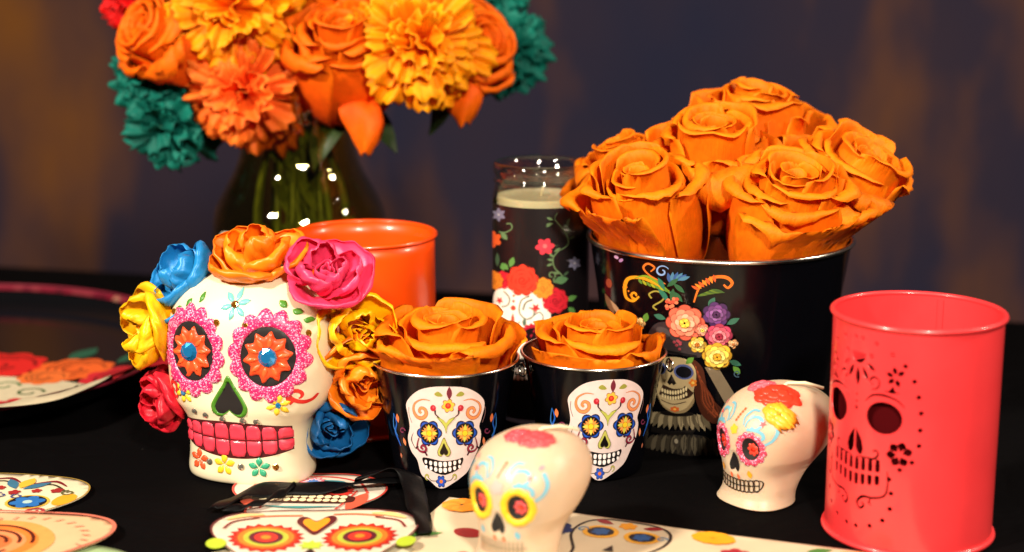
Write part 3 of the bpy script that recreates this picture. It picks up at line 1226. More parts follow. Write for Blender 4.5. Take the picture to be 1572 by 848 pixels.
def punched_wall():
    A = R_(-42)                      # nose line as read in the front view
    hol = []                         # outlines in mm from the nose line (x) and the base (z)

    def T(x, y):                     # read off the front view
        q = max(-0.97, min(0.97, (x - 315) / 270))
        an = math.asin(q)
        yb = 775 + 95 * math.cos(an)
        return ((an - A) * PR * 1000, (yb - y) / 6.1)

    def both(poly):
        hol.append(poly)
        hol.append([(-x, z) for x, z in poly])

    def strk(pts, w, taper=(.4, .4)):
        L, Rr = ribbon2(pts, w, taper)
        return L + Rr[::-1]

    both(ell(15.5, 70.2, 9.2, 8.2, 0.05, 26))
    # nose: two halves of a spade with a slit between
    both([(0.35, 62.5), (2.2, 60), (4.4, 56.5), (5.4, 52.5), (4.6, 49.6), (3.0, 49.0), (1.4, 50.2), (0.35, 52.5)])
    # teeth
    for i in range(4):
        x = 1.9 + i * 3.9
        both([(x - 1.25, 41.0 + i * .4), (x + 1.25, 41.0 + i * .4), (x + 1.35, 44 + i * .4), (x + 1.0, 47.4 + i * .5), (x - 1.0, 47.4 + i * .5), (x - 1.35, 44 + i * .4)])
        both([(x - 1.0, 33.4 + i * .7), (x + 1.0, 33.4 + i * .7), (x + 1.35, 36 + i * .6), (x + 1.25, 39.4 + i * .4), (x - 1.25, 39.4 + i * .4), (x - 1.35, 36 + i * .6)])
    # moustache
    both(strk(crom([(1.2, 49.0 - 1.2), (4.6, 48.4 - .2), (8, 47.9 + .6), (11.2, 48.6), (13.6, 51), (12.6, 53.2), (10.8, 52.4)], 5), 1.2, (.5, .7)))
    # brow and curls
    both(strk(crom([(5.4, 77.0), (9, 80.6), (15, 81.6), (21.5, 80.0), (25.5, 76.6)], 6), 1.5, (.3, .3)))
    both(strk(spiral(9.4, 87.4, 3.8, 1.2, -1.8, 1.0, 20), 1.2, (.5, .8)))
    both([(14.5, 83.6), (17.5, 84.4), (19.5, 87.0), (20.6, 84.2), (23.4, 83.4), (19, 82.9)])
    # temple flower
    for k in range(5):
        an = R_(40 + k * 62)
        both(petal2(20.5 + 1.0 * math.cos(an), 91.5 + 1.0 * math.sin(an), an, 4.2, 2.6))
    # crown: half disc and drops
    hol.append([(-4.6, 100.6), (4.6, 100.6), (4.2, 97.6), (2.4, 95.6), (0, 95.0), (-2.4, 95.6), (-4.2, 97.6)])
    hol.append(petal2(0, 93.6, R_(-90), 10.5, 3.2))
    both(petal2(2.6, 94.2, R_(-62), 8.4, 2.6))
    both(petal2(5.0, 96.2, R_(-34), 6.4, 2.4))
    both(ell(7.6, 100.2, 1.3, n=10))
    for z_ in (79.4, 75.8):
        hol.append(ell(0, z_, 0.75, 0.75, n=8))
    hol.append(ell(0, 72.6, 0.9, 1.3, n=8))
    # cheek flower
    for k in range(6):
        an = R_(20 + k * 56)
        both(petal2(24.0 + 1.2 * math.cos(an), 53.0 + 1.2 * math.sin(an), an, 5.4, 4.4, sharp=1.3))
    # chin scrolls
    both(strk(crom([(18.6, 43.5), (19.2, 37), (17.8, 31), (12, 28.6), (6.4, 28.2), (3.2, 24.8), (4.8, 21.8), (7.2, 23.6), (6.0, 25.2)], 5), 1.5, (.4, .7)))
    both(strk(crom([(10.8, 28.0), (10.0, 25.8), (11.4, 24.6)], 4), 1.1))
    # row of dots
    for x, y in ((145, 190), (188, 208), (238, 240), (278, 275), (308, 320), (323, 367), (333, 415), (333, 467), (332, 515), (313, 568), (277, 593), (246, 624), (254, 668), (253, 717), (232, 755), (193, 775), (150, 777)):
        px, pz = T(x, y)
        both(ell(px, pz, 1.25, 1.25, n=10))

    hol = [[(x / 1000 + R_(-55) * PR, z / 1000) for x, z in h] for h in hol]
    boxes = [(min(p[0] for p in h), max(p[0] for p in h), min(p[1] for p in h), max(p[1] for p in h)) for h in hol]

    def in_hole(p):
        return any(b[0] <= p[0] <= b[1] and b[2] <= p[1] <= b[3] and inside(p, h) for b, h in zip(boxes, hol))
    pts, edges = [], []
    U, W = 120, 30
    z0, z1 = 0.003, PH
    x0 = -PI * PR + 1e-6
    for k in range(W + 1):
        for i in range(U + 1):
            p = (x0 + 2 * PI * PR * i / U, z0 + (z1 - z0) * k / W)
            if not in_hole(p):
                pts.append(Vector(p))
    for h in hol:
        s = len(pts)
        pts += [Vector(p) for p in h]
        edges += [(s + i, s + (i + 1) % len(h)) for i in range(len(h))]
    r = delaunay_2d_cdt(pts, edges, [], 0, 1e-7)
    V = [(PR * math.sin(p[0] / PR), -PR * math.cos(p[0] / PR), p[1]) for p in r[0]]
    Fc = []
    for f in r[2]:
        c = (sum(r[0][i][0] for i in f) / 3, sum(r[0][i][1] for i in f) / 3)
        if not in_hole(c):
            Fc.append(tuple(f))
    o = obj("punched_wall", V, Fc, M['pink_tin'], PT)
    solid(o, 0.0007)
    o.modifiers.new("crisp_edges", 'EDGE_SPLIT').split_angle = R_(35)


punched_wall()
tumbler_trim(PT, PR, PH, M['pink_tin'])
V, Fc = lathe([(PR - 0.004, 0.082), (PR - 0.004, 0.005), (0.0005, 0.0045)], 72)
solid(obj("shade_sleeve", V, Fc, material("dark red liner", srgb(58, 5, 8), 1.0, spec=0.02), PT), 0.0004)  # sleeve added inside so the punched holes look dark, standing in for shade
sV, sF = [], []
for k in range(2):
    for i in range(5):
        an = R_(148) + i * 0.02
        rr = PR - 0.0008 - (0.0005 if 0 < i < 4 else 0)
        sV.append((rr * math.sin(an), -rr * math.cos(an), 0.005 + k * 0.108))
for i in range(4):
    sF.append((i, i + 1, i + 6, i + 5))
obj("seam", sV, sF, M['pink_tin'], PT)

# ------------------------------------------------------------------ glass candle
GC = thing("glass_candle", "tall clear jar candle with black label of roses and a skull", "candle", (0.0180, 0.995, 0))
CR = 0.0300
CB = 0.1370                                         # top of the label
outer = [(0.002, 0.0), (CR - 0.003, 0.0), (CR - 0.0005, 0.002), (CR, 0.006), (CR, 0.06), (CR, 0.1395), (CR - 0.0004, 0.1432), (CR - 0.0010, 0.1456), (CR - 0.0015, 0.1476), (CR - 0.0015, 0.1490), (CR - 0.0004, 0.1498), (CR - 0.0004, 0.1508), (CR - 0.0015, 0.1516), (CR - 0.0015, 0.1536), (CR - 0.0004, 0.1550), (CR + 0.0000, 0.1585), (CR - 0.0006, 0.1606), (CR - 0.0020, 0.1614)]
inner = [(CR - 0.0042, 0.1604), (CR - 0.0046, 0.1560), (CR - 0.0048, 0.150), (CR - 0.0042, 0.147), (CR - 0.0026, 0.143), (CR - 0.0024, 0.136), (CR - 0.0024, 0.008), (CR - 0.005, 0.005), (0.002, 0.005)]
V, Fc = lathe(outer + inner, 96)
obj("glass_jar", V, Fc, M['glass'], GC)
wr = CR - 0.0027
V, Fc = lathe([(0.0003, 0.0055), (wr - 0.002, 0.0055), (wr, 0.009), (wr, 0.1398), (wr - 0.0006, 0.1408), (wr - 0.004, 0.1404), (0.0003, 0.1400)], 64)
obj("wax", V, Fc, M['candle_wax'], GC)
V, Fc = tube([(0, 0, 0.138), (0.0004, 0, 0.142), (0.0014, 0, 0.146)], 0.0008, 6)
obj("wick", V, Fc, M['wick'], GC)
V, Fc = lathe([(CR + 0.00012, 0.004), (CR + 0.00012, CB)], 96)
lab = obj("label", V, Fc, material("black label paper", (0.006, 0.004, 0.005), 0.4, coat=0.3), GC)


def candle_print():
    ax, Rp = 249, 205
    # front view units: y 275 = label top, 7090 units per metre
    a = Art(cyl_T(ax, Rp, 275 + 0.1370 * 6870 * 0.985, 6870, 10.0, CR))
    GR, GD = (96, 124, 84), (60, 84, 60)
    a.stroke(crom([(312, 292), (302, 318), (328, 350), (352, 385), (358, 420), (335, 442), (300, 455)], 6), 4.5, GR, taper=(.4, .6))
    a.stroke(crom([(320, 448), (296, 480), (302, 520), (330, 550), (345, 575)], 6), 5, GR)
    a.stroke(spiral(290, 552, 16, 6, 0.6, -.9), 6, GR)
    a.stroke(crom([(300, 562), (300, 580), (320, 580)], 4), 6, GR)
    for x, y, an in ((296, 322, 200), (296, 336, 170), (292, 335, 150), (338, 352, -30), (350, 340, -60), (336, 348, 20), (360, 400, -20), (352, 382, -60), (326, 438, 150), (300, 490, 190), (296, 503, 160), (300, 478, 220), (325, 545, 190), (338, 556, -40)):
        a.fill(petal2(x, y, R_(an), 30, 11), GR if x < 330 else GD)
    a.fill(petal2(300, 578, R_(-10), 60, 34), (80, 120, 80))
    a.fill(petal2(318, 430, R_(-170), 40, 6), GD)
    # small flowers
    a.fill(rosette(262, 432, 40, 6, .35, .4, ry=36), (226, 60, 76))
    a.fill(ell(262, 430, 9), (244, 110, 110))
    for x, y, s_ in ((386, 503, 30), (72, 300, 30)):
        for i in range(6):
            a.fill(petal2(x, y, 2 * PI * i / 6 + .5, s_, 17), (112, 112, 136))
        a.fill(ell(x, y, 5), (170, 170, 180))
    a.stroke(crom([(350, 490), (364, 494), (380, 503)], 3), 3, (90, 84, 90))
    a.fill(rosette(48, 405, 36, 6, .35), (222, 90, 40))
    a.stroke(crom([(72, 372), (100, 374), (126, 358), (122, 338), (104, 338)], 6), 5, GR)
    a.fill(petal2(80, 372, R_(50), 44, 22), GR)
    a.fill(petal2(66, 460, R_(90), 60, 18), GD)
    # leaves and skull below
    for x, y, an, L in ((118, 520, -70, 46), (112, 530, -140, 40), (350, 660, -20, 50), (360, 690, 40, 40), (92, 535, -100, 30)):
        a.fill(petal2(x, y, R_(an), L, 24), (90, 140, 70))
    a.fill(crom([(60, 620), (120, 600), (200, 620), (260, 650), (285, 700), (284, 760), (262, 815), (240, 860), (215, 900), (70, 900), (50, 800), (44, 700)], 5, True), (246, 236, 222))
    DG = (104, 108, 92)
    a.stroke(crom([(200, 640), (165, 660), (158, 710), (186, 738), (216, 722), (214, 694), (196, 690)], 6), 6, DG)
    a.stroke(crom([(212, 655), (184, 668), (172, 700)], 5), 7, DG)
    a.stroke(crom([(200, 738), (238, 708), (256, 730), (244, 756), (226, 748)], 6), 5, DG)
    a.stroke(crom([(92, 622), (116, 650), (110, 680), (84, 690)], 6), 6, DG)
    a.fill(petal2(178, 770, R_(-90), 36, 18), (90, 110, 90))
    a.fill(star(225, 690, 22, 5, .45, .3), (214, 50, 50))
    a.fill(star(75, 664, 18, 5, .45, .3), (214, 50, 50))
    for x, y, r in ((134, 640, 5), (133, 663, 6), (132, 692, 11)):
        a.fill(ell(x, y, r), (190, 70, 50))
    a.fill(petal2(130, 786, R_(-90), 74, 16), (190, 80, 60))
    a.fill(petal2(122, 784, R_(-120), 46, 10), (214, 140, 110))
    a.fill(petal2(138, 784, R_(-60), 46, 10), (214, 140, 110))
    a.fill(rosette(216, 800, 58, 16, .16, ry=46), (180, 30, 50))
    a.fill(rosette(60, 800, 46, 14, .16, ry=46), (180, 30, 50))
    a.fill(ell(216, 806, 42, 32), (24, 10, 14))
    a.fill(ell(60, 806, 32, 32), (24, 10, 14))
    # teeth seen lower down
    for i in range(9):
        for rw in (0, 1):
            a.fill(ell(80 + i * 18, 960 + rw * 30 - abs(i - 4) * 2, 7.5, 13, n=10), (236, 226, 214))

    def prose(x, y, r, c):
        dk = tuple(int(q * .62) for q in c)
        a.fill(rosette(x, y, r, 9, .16, .2), c)
        for k, (rr, n) in enumerate(((.78, 6), (.56, 5), (.34, 4))):
            for i in range(n):
                an = 2 * PI * i / n + k * .7
                a.stroke(spiral(x + r * rr * .22 * math.cos(an), y + r * rr * .22 * math.sin(an), r * rr, r * rr * .94, an - .5, .17, 8), r * .055, dk, taper=(.3, .3))
        a.stroke(spiral(x, y, r * .28, r * .05, 0, 1.4, 22), r * .06, dk)
    prose(86, 576, 40, (206, 36, 52))
    prose(50, 580, 42, (226, 130, 40))
    prose(306, 660, 56, (204, 36, 50))
    prose(254, 606, 46, (238, 140, 44))
    prose(170, 574, 68, (230, 62, 42))
    a.build("printed_flowers", lambda u, v, off: ((CR + 0.00012 + off) * math.sin(u / CR), -(CR + 0.00012 + off) * math.cos(u / CR), v), M['print'], lab, base=0.0001, step=0.00002, grid=0.0035)


candle_print()


# ------------------------------------------------------------------ skulls
def loft(rows, nz=56, seg=72, nexp=2.3, tweak=None):
    """rows: z, half width, front y, back y -> closed skin, front looks along -Y"""
    rr = crom([tuple(r) for r in [(q[0], q[1], q[2]) for q in rows]], 8)
    bb = crom([(q[0], q[3], 0.0) for q in rows], 8)
    V = []
    levels = []
    for a_, b_ in zip(rr, bb):
        levels.append((a_[0], max(a_[1], 0.0002), a_[2], b_[1]))
    for z, hw, yf, yb in levels:
        ym = yf + (yb - yf) * 0.42
        for i in range(seg):
            an = 2 * PI * i / seg
            c, s = math.cos(an), math.sin(an)
            k = (abs(c) ** nexp + abs(s) ** nexp) ** (-1 / nexp)
            x = hw * k * s
            y = ym + ((ym - yf) if c > 0 else (yb - ym)) * k * -c
            p = Vector((x, y, z))
            V.append(tweak(p) if tweak else p)
    n = len(levels)
    Fc = []
    for k in range(n - 1):
        for i in range(seg):
            j = (i + 1) % seg
            Fc.append((k * seg + i, k * seg + j, (k + 1) * seg + j, (k + 1) * seg + i))
    Fc.append(tuple(reversed(range(seg))))
    Fc.append(tuple((n - 1) * seg + i for i in range(seg)))
    return V, Fc


class Surface:
    def __init__(self, V, Fc):
        self.b = BVHTree.FromPolygons([Vector(v) for v in V], Fc)

    def along(self, origin, u, v, d):
        """mapper that drops (x, y, off) from a drawing plane on to the surface"""
        O, U, W, D = Vector(origin), Vector(u).normalized(), Vector(v).normalized(), Vector(d).normalized()

        def f(x, y, off):
            p = O + U * x + W * y
            h, n, _, _ = self.b.ray_cast(p - D * 0.5, D)
            if h is None:
                h, n, _, _ = self.b.find_nearest(p)
            return h + n * off
        return f


def relief(name, poly, mapper, mat, parent, h=0.001, base=0.0002, holes=(), grid=0.0025, color=None):
    """raised shape: edge sits on the surface, inside stands proud"""
    V2, T, bd_ = cdt_fill(poly, holes, grid)
    V = [mapper(p[0], p[1], base if b else base + h) for p, b in zip(V2, bd_)]
    return obj(name, V, T, mat, parent, colors=[srgb(color)] * len(V) if color else None)


def gem_mesh(name, mat, n=10):
    V, Fc = [], []
    for r, z in ((1.0, 0.0), (0.92, 0.28), (0.5, 0.62)):
        for i in range(n):
            a = 2 * PI * (i + (0.5 if r == 0.5 else 0)) / n
            V.append((r * math.cos(a), r * math.sin(a), z))
    for k in range(2):
        for i in range(n):
            j = (i + 1) % n
            Fc.append((k * n + i, k * n + j, (k + 1) * n + j))
            Fc.append((k * n + i, (k + 1) * n + j, (k + 1) * n + i))
    Fc.append(tuple(2 * n + i for i in range(n)))
    me = mesh_data(name, V, Fc, smooth=False)
    me.materials.append(mat)
    return me


GEM = {k: gem_mesh("gem", M['gem_' + k]) for k in ('blue', 'clear', 'gold', 'red')}


def place_gem(kind, mapper, x, y, r, parent, name="rhinestone", lift=0.0003):
    p = Vector(mapper(x, y, lift))
    q = Vector(mapper(x + 0.001, y, lift))
    w = Vector(mapper(x, y + 0.001, lift))
    nrm = (q - p).cross(w - p)
    o = link(name, GEM[kind], parent, p, nrm.to_track_quat('Z', 'Y').to_euler())
    if Vector(mapper(x, y, lift + 0.001)).dot(nrm) - p.dot(nrm) < 0:
        o.rotation_euler = (-nrm).to_track_quat('Z', 'Y').to_euler()
    o.scale = (r, r, r * 0.8)
    return o


# --- the ceramic skull
CSX, CSY = -0.1450, 0.886
CS = thing("ceramic_skull", "large cream ceramic sugar skull with pink glitter eyes and a ribbon flower crown", "skull", (CSX, CSY, 0), (0, 0, R_(-16)))
CS.scale = (1.05, 1.0, 1.02)
rows = [(0.0, 0.0300, -0.0270, 0.0190), (0.0012, 0.0335, -0.0300, 0.0215), (0.005, 0.0345, -0.0312, 0.0225), (0.012, 0.0338, -0.0308, 0.0220), (0.022, 0.0332, -0.0308, 0.0220),
        (0.032, 0.0334, -0.0318, 0.0235), (0.0380, 0.0368, -0.0330, 0.0280), (0.0435, 0.0418, -0.0342, 0.0340), (0.052, 0.0450, -0.0348, 0.0390),
        (0.064, 0.0458, -0.0352, 0.0420), (0.075, 0.0458, -0.0352, 0.0430), (0.086, 0.0446, -0.0344, 0.0420), (0.096, 0.0412, -0.0312, 0.0380),
        (0.1045, 0.0350, -0.0255, 0.0310), (0.1105, 0.0268, -0.0180, 0.0230), (0.1142, 0.0170, -0.0090, 0.0150), (0.1160, 0.0075, 0.0000, 0.0080), (0.1163, 0.0004, 0.0035, 0.0045)]


def cs_tweak(p):
    for sx in (-1, 1):
        d = math.hypot((p.x - sx * 0.0205) / 0.019, (p.z - 0.0745) / 0.021)
        if p.y < 0 and d < 1:
            p.y += 0.0022 * (1 - d * d) ** 2
    d = math.hypot(p.x / 0.012, (p.z - 0.055) / 0.014)
    if p.y < 0 and d < 1:
        p.y += 0.0012 * (1 - d * d)
    return p


V, Fc = loft(rows, tweak=cs_tweak)
obj("skull_body", V, Fc, M['ceramic'], CS)
cs_s = Surface(V, Fc)
FM = cs_s.along((0, 0, 0), (1, 0, 0), (0, 0, 1), (0, 1, 0))


def mm(pts):
    return [(x / 1000, y / 1000) for x, y in pts]


for sx in (-1, 1):
    ex = 21.3 * sx
    eye_ring = relief("eye_ring", mm(rosette(ex, 74.5, 20.6, 14, .13, .1, pts=8, ry=25.5)), FM, M['glitter'], CS, h=0.0011, holes=[mm(ell(ex, 74.5, 13.6, 16.2, n=36))], grid=0.0018)
    relief("eye_socket", mm(ell(ex, 74.5, 14.0, 16.6, n=36)), FM, M['black_paint'], CS, h=0.0002, base=0.00015)
    fl = star(ex, 74.3, 12.6, 10, .76, R_(8), ry=14.4)
    fl = crom(fl, 3, True)
    eye_flower = relief("eye_flower", mm(fl), FM, M['paint'], CS, h=0.0016, base=0.0006, grid=0.0018, color=(224, 76, 34))
    for i in range(10):
        an = R_(8) + 2 * PI * i / 10
        relief("petal_ridge", mm(petal2(ex + 4.5 * math.cos(an), 74.3 + 4.8 * math.sin(an), an, 6.6, 2.6)), FM, M['paint'], eye_flower, h=0.0008, base=0.0021, grid=0.001, color=(236, 96, 44))
    place_gem('blue', FM, ex / 1000, 0.0745, 0.0054, CS, "eye_gem", lift=0.0022)

# nose
sp_out = crom([(0, 63.5), (3.0, 58), (7.2, 50.5), (9.0, 45.5), (7.4, 41.2), (4.0, 40.6), (1.2, 42.4), (0, 43.6), (-1.2, 42.4), (-4.0, 40.6), (-7.4, 41.2), (-9.0, 45.5), (-7.2, 50.5), (-3.0, 58)], 5, True)
sp_out = [(x * 1.15, y) for x, y in sp_out]
sp_in = [(x * .76, 50.2 + (y - 51.2) * .78) for x, y in sp_out]
relief("nose_border", mm(sp_out), FM, M['paint'], CS, h=0.0007, holes=[mm(sp_in)], grid=0.0012, color=(70, 128, 32))
relief("nose_opening", mm([(x * 1.06, 50.4 + (y - 50.4) * 1.06) for x, y in sp_in]), FM, M['black_paint'], CS, h=0.0001, base=0.0001)
# teeth
edge = []
for i in range(9):
    edge.append(-31.5 + 7.0 * i + 1.2 * math.sin((i - 4) * .8))
edge = [-31.2, -25.4, -18.4, -10.2, -1.6, 7.6, 15.8, 23.4, 30.4]
gum = []
for row in (1, -1):
    for i in range(8):
        x0, x1 = edge[i], edge[i + 1]
        hh = 9.8 - 0.0042 * ((x0 + x1) / 2) ** 2
        zc = 26.6 + 0.0012 * ((x0 + x1) / 2) ** 2
        q = [(x0 + .45, zc + row * .35), (x1 - .45, zc + row * .35), (x1 - .35, zc + row * hh * .62), (x1 - 1.3, zc + row * hh * .92), ((x0 + x1) / 2, zc + row * hh * .98), (x0 + 1.3, zc + row * hh * .92), (x0 + .35, zc + row * hh * .62)]
        if row < 0:
            q = q[::-1]
        relief("tooth", mm(q), FM, M['paint'], CS, h=0.0009, base=0.0004, grid=0.0016, color=(226, 62, 82))
top = [(x, 26.6 + 0.0012 * x * x + (10.6 - 0.0042 * x * x)) for x in range(-32, 32, 2)]
bot = [(x, 26.6 + 0.0012 * x * x - (10.6 - 0.0042 * x * x)) for x in range(-32, 32, 2)]
relief("teeth_outline", mm(bot + top[::-1]), FM, material("dark red outline paint", srgb(74, 18, 22), 0.5), CS, h=0.0001, base=0.0001)

# painted ornaments
for x, z, an, L in ((27.0, 101.5, -40, 5.8), (34.0, 97.4, -25, 5.4), (39.0, 92.6, -15, 4.4), (-17.0, 103.0, 250, 5.8), (-25.0, 99.6, 235, 5.4), (-31.5, 95.4, 225, 4.4)):
    relief("painted_leaf", mm(petal2(x - L * .5 * math.cos(R_(an)), z - L * .5 * math.sin(R_(an)), R_(an), L, 3.0)), FM, M['paint'], CS, h=0.0006, grid=0.001, color=(70, 130, 40))
for pts in (crom([(30.0, 55.5), (32.6, 51.2), (37.0, 49.0), (40.5, 49.8), (42.6, 52.4)], 6), spiral(34.8, 52.6, 4.6, 1.4, R_(-120), -.85, 16),
            crom([(-36.2, 51.5), (-37.4, 48.0), (-34.5, 46.2), (-32.4, 48.4)], 6), spiral(-36.0, 52.4, 3.8, 1.2, R_(-60), .85, 16)):
    orn = Art(lambda x, y: (x / 1000, y / 1000))
    orn.stroke(pts, 2.2, (206, 40, 34), taper=(1, .35))
    orn.build("painted_scroll", FM, M['paint'], CS, base=0.0004, step=0.00003, grid=0.002)


def little_flower(x, z, r, n, col, centre=None, gem=None, wid=.62):
    fl = None
    for i in range(n):
        an = 2 * PI * i / n + 0.3
        p = relief("painted_petal", mm(petal2(x + .4 * math.cos(an), z + .4 * math.sin(an), an, r, r * wid, 6, 1.25)), FM, M['paint'], CS, h=0.0007, base=0.0002, grid=0.0011, color=col)
    if gem:
        place_gem(gem, FM, x / 1000, z / 1000, r * .00028, CS, "rhinestone", .0007)


little_flower(3.0, 101.0, 7.8, 6, (110, 186, 184), gem='gold', wid=.4)
little_flower(26.0, 48.0, 6.0, 6, (240, 200, 50), gem='blue', wid=.5)
little_flower(-27.5, 50.5, 6.0, 6, (240, 200, 50), gem='blue', wid=.5)
little_flower(-21.5, 12.5, 6.0, 5, (226, 84, 44))
little_flower(-5.5, 12.0, 6.0, 5, (240, 196, 40))
little_flower(13.8, 11.6, 5.6, 5, (52, 160, 120))
for x, z, r, k in ((-6.0, 91.5, 2.0, 'gold'), (10.5, 91.2, 2.2, 'gold'), (39.5, 86.0, 2.0, 'gold'), (-35.5, 93.0, 1.8, 'gold'), (-21.5, 41.0, 1.7, 'clear'), (-14.5, 39.8, 1.7, 'clear'),
                   (-4.5, 38.4, 1.8, 'clear'), (7.0, 38.3, 1.9, 'clear'), (14.2, 38.2, 1.9, 'clear'), (-14.5, 12.5, 1.9, 'clear'), (4.0, 11.7, 2.0, 'clear'), (22.0, 12.0, 2.0, 'gold')):
    place_gem(k, FM, x / 1000, z / 1000, r / 1000, CS)


def ribbon_rose(parent, loc, axis, R, col, seed, label, squash=1.0):
    """flower folded from one satin ribbon: spiral core and wide slanting wraps"""
    rng = random.Random(seed)
    e = bpy.data.objects.new("ribbon_rose", None)
    e.empty_display_size = 0.005
    V, Fc, C = [], [], []
    # core
    n = 60
    for k in range(n + 1):
        t = k / n
        a = t * 2.2 * 2 * PI
        r = R * (0.06 + 0.30 * t)
        hz = R * (0.72 - 0.12 * t)
        for j in range(4):
            u = j / 3
            rr = r * (1 - .12 * u) + R * .045 * math.sin(a * 3.1 + u * 2)
            V.append((rr * math.cos(a), rr * math.sin(a), R * .05 + hz * u))
            C.append(srgb(col))
    for k in range(n):
        for j in range(3):
            q = k * 4 + j
            Fc.append((q, q + 4, q + 5, q + 1))
    core = obj("ribbon_rose", V, Fc, M['satin'], parent, colors=C, loc=loc, rot=axis_rot(axis, rng.uniform(0, 6)))
    core.scale = (1, 1, squash)
    core["label"] = label
    bpy.data.objects.remove(e)
    solid(core, 0.0002)
    # wraps: wide bands with sharp slanting pleats gathered at both ends
    m = 7
    a = rng.uniform(0, 6.28)
    tri = lambda q: 2 * abs((q / PI) % 2 - 1) - 1
    for i in range(m):
        f = i / (m - 1)
        ns, nt = 40, 11
        r0 = R * (0.30 + 0.50 * f)
        w = rng.uniform(1.15, 1.5) * (1.1 - .15 * f)
        ph, ph2 = rng.uniform(0, 6.28), rng.uniform(0, 6.28)
        lean = 0.10 + 0.75 * f + rng.uniform(-.1, .15)
        hz = R * (1.0 - 0.10 * f)
        skew = rng.uniform(.5, 1.1) * rng.choice((-1, 1))
        VV, FF = [], []
        for k in range(nt):
            u = k / (nt - 1)
            for j in range(ns):
                s = -1 + 2 * j / (ns - 1)
                an = a + s * w + skew * (u - .5)
                pinch = 1 - .60 * abs(s) ** 2.5
                pleat = (tri(s * 7 + ph + u * 3.4 * (1 if skew > 0 else -1)) + .5 * tri(s * 15 + ph2 - 2 * u)) * R * .055 * (0.45 + abs(s))
                rr = r0 * (1 - .20 * abs(s) ** 2) + math.sin(lean) * hz * (u - .25) * pinch + pleat + R * .14 * math.sin(PI * u)
                zz = R * .02 + math.cos(lean) * hz * u * pinch + R * .10 * (1 - f) + R * .05 * math.sin(3 * s + ph2)
                if u > .88:
                    rr -= R * .10 * (u - .88) / .12
                q3 = Vector((math.cos(an) * 1.6, math.sin(an) * 1.6, u * 1.3 + f * 3))
                rid = 0.5 - abs(noise.noise(q3 * 1.7 + Vector((seed * 3.1, 0, 0)))) * 2 + 0.5 * (0.5 - abs(noise.noise(q3 * 4.1 + Vector((0, seed * 2.3, 0)))) * 2)
                rr += R * .05 * rid
                zz += R * .04 * rid * (1 - f * .4)
                VV.append((rr * math.cos(an), rr * math.sin(an), zz))
        for k in range(nt - 1):
            for j in range(ns - 1):
                q = k * ns + j
                FF.append((q, q + 1, q + ns + 1, q + ns))
        sh = rng.uniform(.92, 1.06)
        cc = srgb(tuple(min(255, int(c_ * sh)) for c_ in col))
        fo = solid(obj("ribbon_fold", VV, FF, M['satin'], core, colors=[cc] * len(VV)), 0.0002)
        a += 2.25 + rng.uniform(-.3, .3)
    return core


YEL, ORG, PNK, BLU, RED = (255, 190, 10), (246, 128, 18), (234, 60, 104), (30, 134, 206), (208, 26, 46)
# places read from the front of the skull (x, y depth, z), all behind the face
for loc, axis, r, col, sd, lb in (
        ((0.0045, 0.000, 0.1150), (0.0, -0.50, 1.0), 0.0225, ORG, 1, "orange satin ribbon rose on the crown"),
        ((0.0400, 0.000, 0.1095), (0.50, -0.65, .80), 0.0215, PNK, 2, "pink satin ribbon rose"),
        ((-0.0330, 0.004, 0.1030), (-0.6, -0.7, .7), 0.0220, BLU, 3, "blue satin ribbon rose at the top"),
        ((-0.0500, -0.002, 0.0780), (-0.8, -0.8, .15), 0.0225, YEL, 4, "yellow satin ribbon rose beside the narrow side of the face"),
        ((-0.0440, -0.004, 0.0390), (-0.8, -0.9, -.1), 0.0190, RED, 5, "red satin ribbon rose by the jaw"),
        ((0.0520, 0.010, 0.0815), (0.7, -0.9, .2), 0.0215, YEL, 14, "yellow satin ribbon rose below the pink one"),
        ((0.0530, 0.012, 0.0560), (0.7, -0.85, -.1), 0.0210, ORG, 17, "orange satin ribbon rose at cheek height"),
        ((0.0365, 0.010, 0.0290), (0.6, -0.8, -.1), 0.0185, (20, 96, 160), 8, "dark blue satin ribbon rose at the jaw")):
    ribbon_rose(CS, loc, axis, r, col, sd, lb)


# --- the two wax skull candles
WROWS = [(0.0, 0.0185, -0.0250, 0.0085), (0.0008, 0.0208, -0.0276, 0.0108), (0.0026, 0.0202, -0.0266, 0.0112), (0.006, 0.0192, -0.0250, 0.0125), (0.011, 0.0190, -0.0246, 0.0158),
         (0.0165, 0.0196, -0.0254, 0.0210), (0.0215, 0.0212, -0.0262, 0.0268), (0.0265, 0.0234, -0.0268, 0.0325), (0.032, 0.0252, -0.0272, 0.0372), (0.038, 0.0264, -0.0274, 0.0400),
         (0.044, 0.0264, -0.0264, 0.0405), (0.050, 0.0246, -0.0232, 0.0380), (0.0555, 0.0208, -0.0178, 0.0322), (0.0595, 0.0152, -0.0108, 0.0245), (0.0615, 0.0090, -0.0042, 0.0155), (0.0622, 0.0006, 0.0042, 0.0056)]


def wx_tweak(p):
    for sx in (-1, 1):
        d = math.hypot((p.x - sx * 0.0105) / 0.0075, (p.z - 0.0335) / 0.0085)
        if p.y < 0 and d < 1:
            p.y += 0.0030 * (1 - d * d) ** 2
    d = math.hypot(p.x / 0.005, (p.z - 0.0245) / 0.007)
    if p.y < 0 and d < 1:
        p.y += 0.0018 * (1 - d * d)
    # cheek hollow
    d = math.hypot((abs(p.x) - 0.021) / 0.009, (p.z - 0.018) / 0.008)
    if p.y < 0.01 and d < 1:
        p.x *= 1 - 0.07 * (1 - d)
    return p


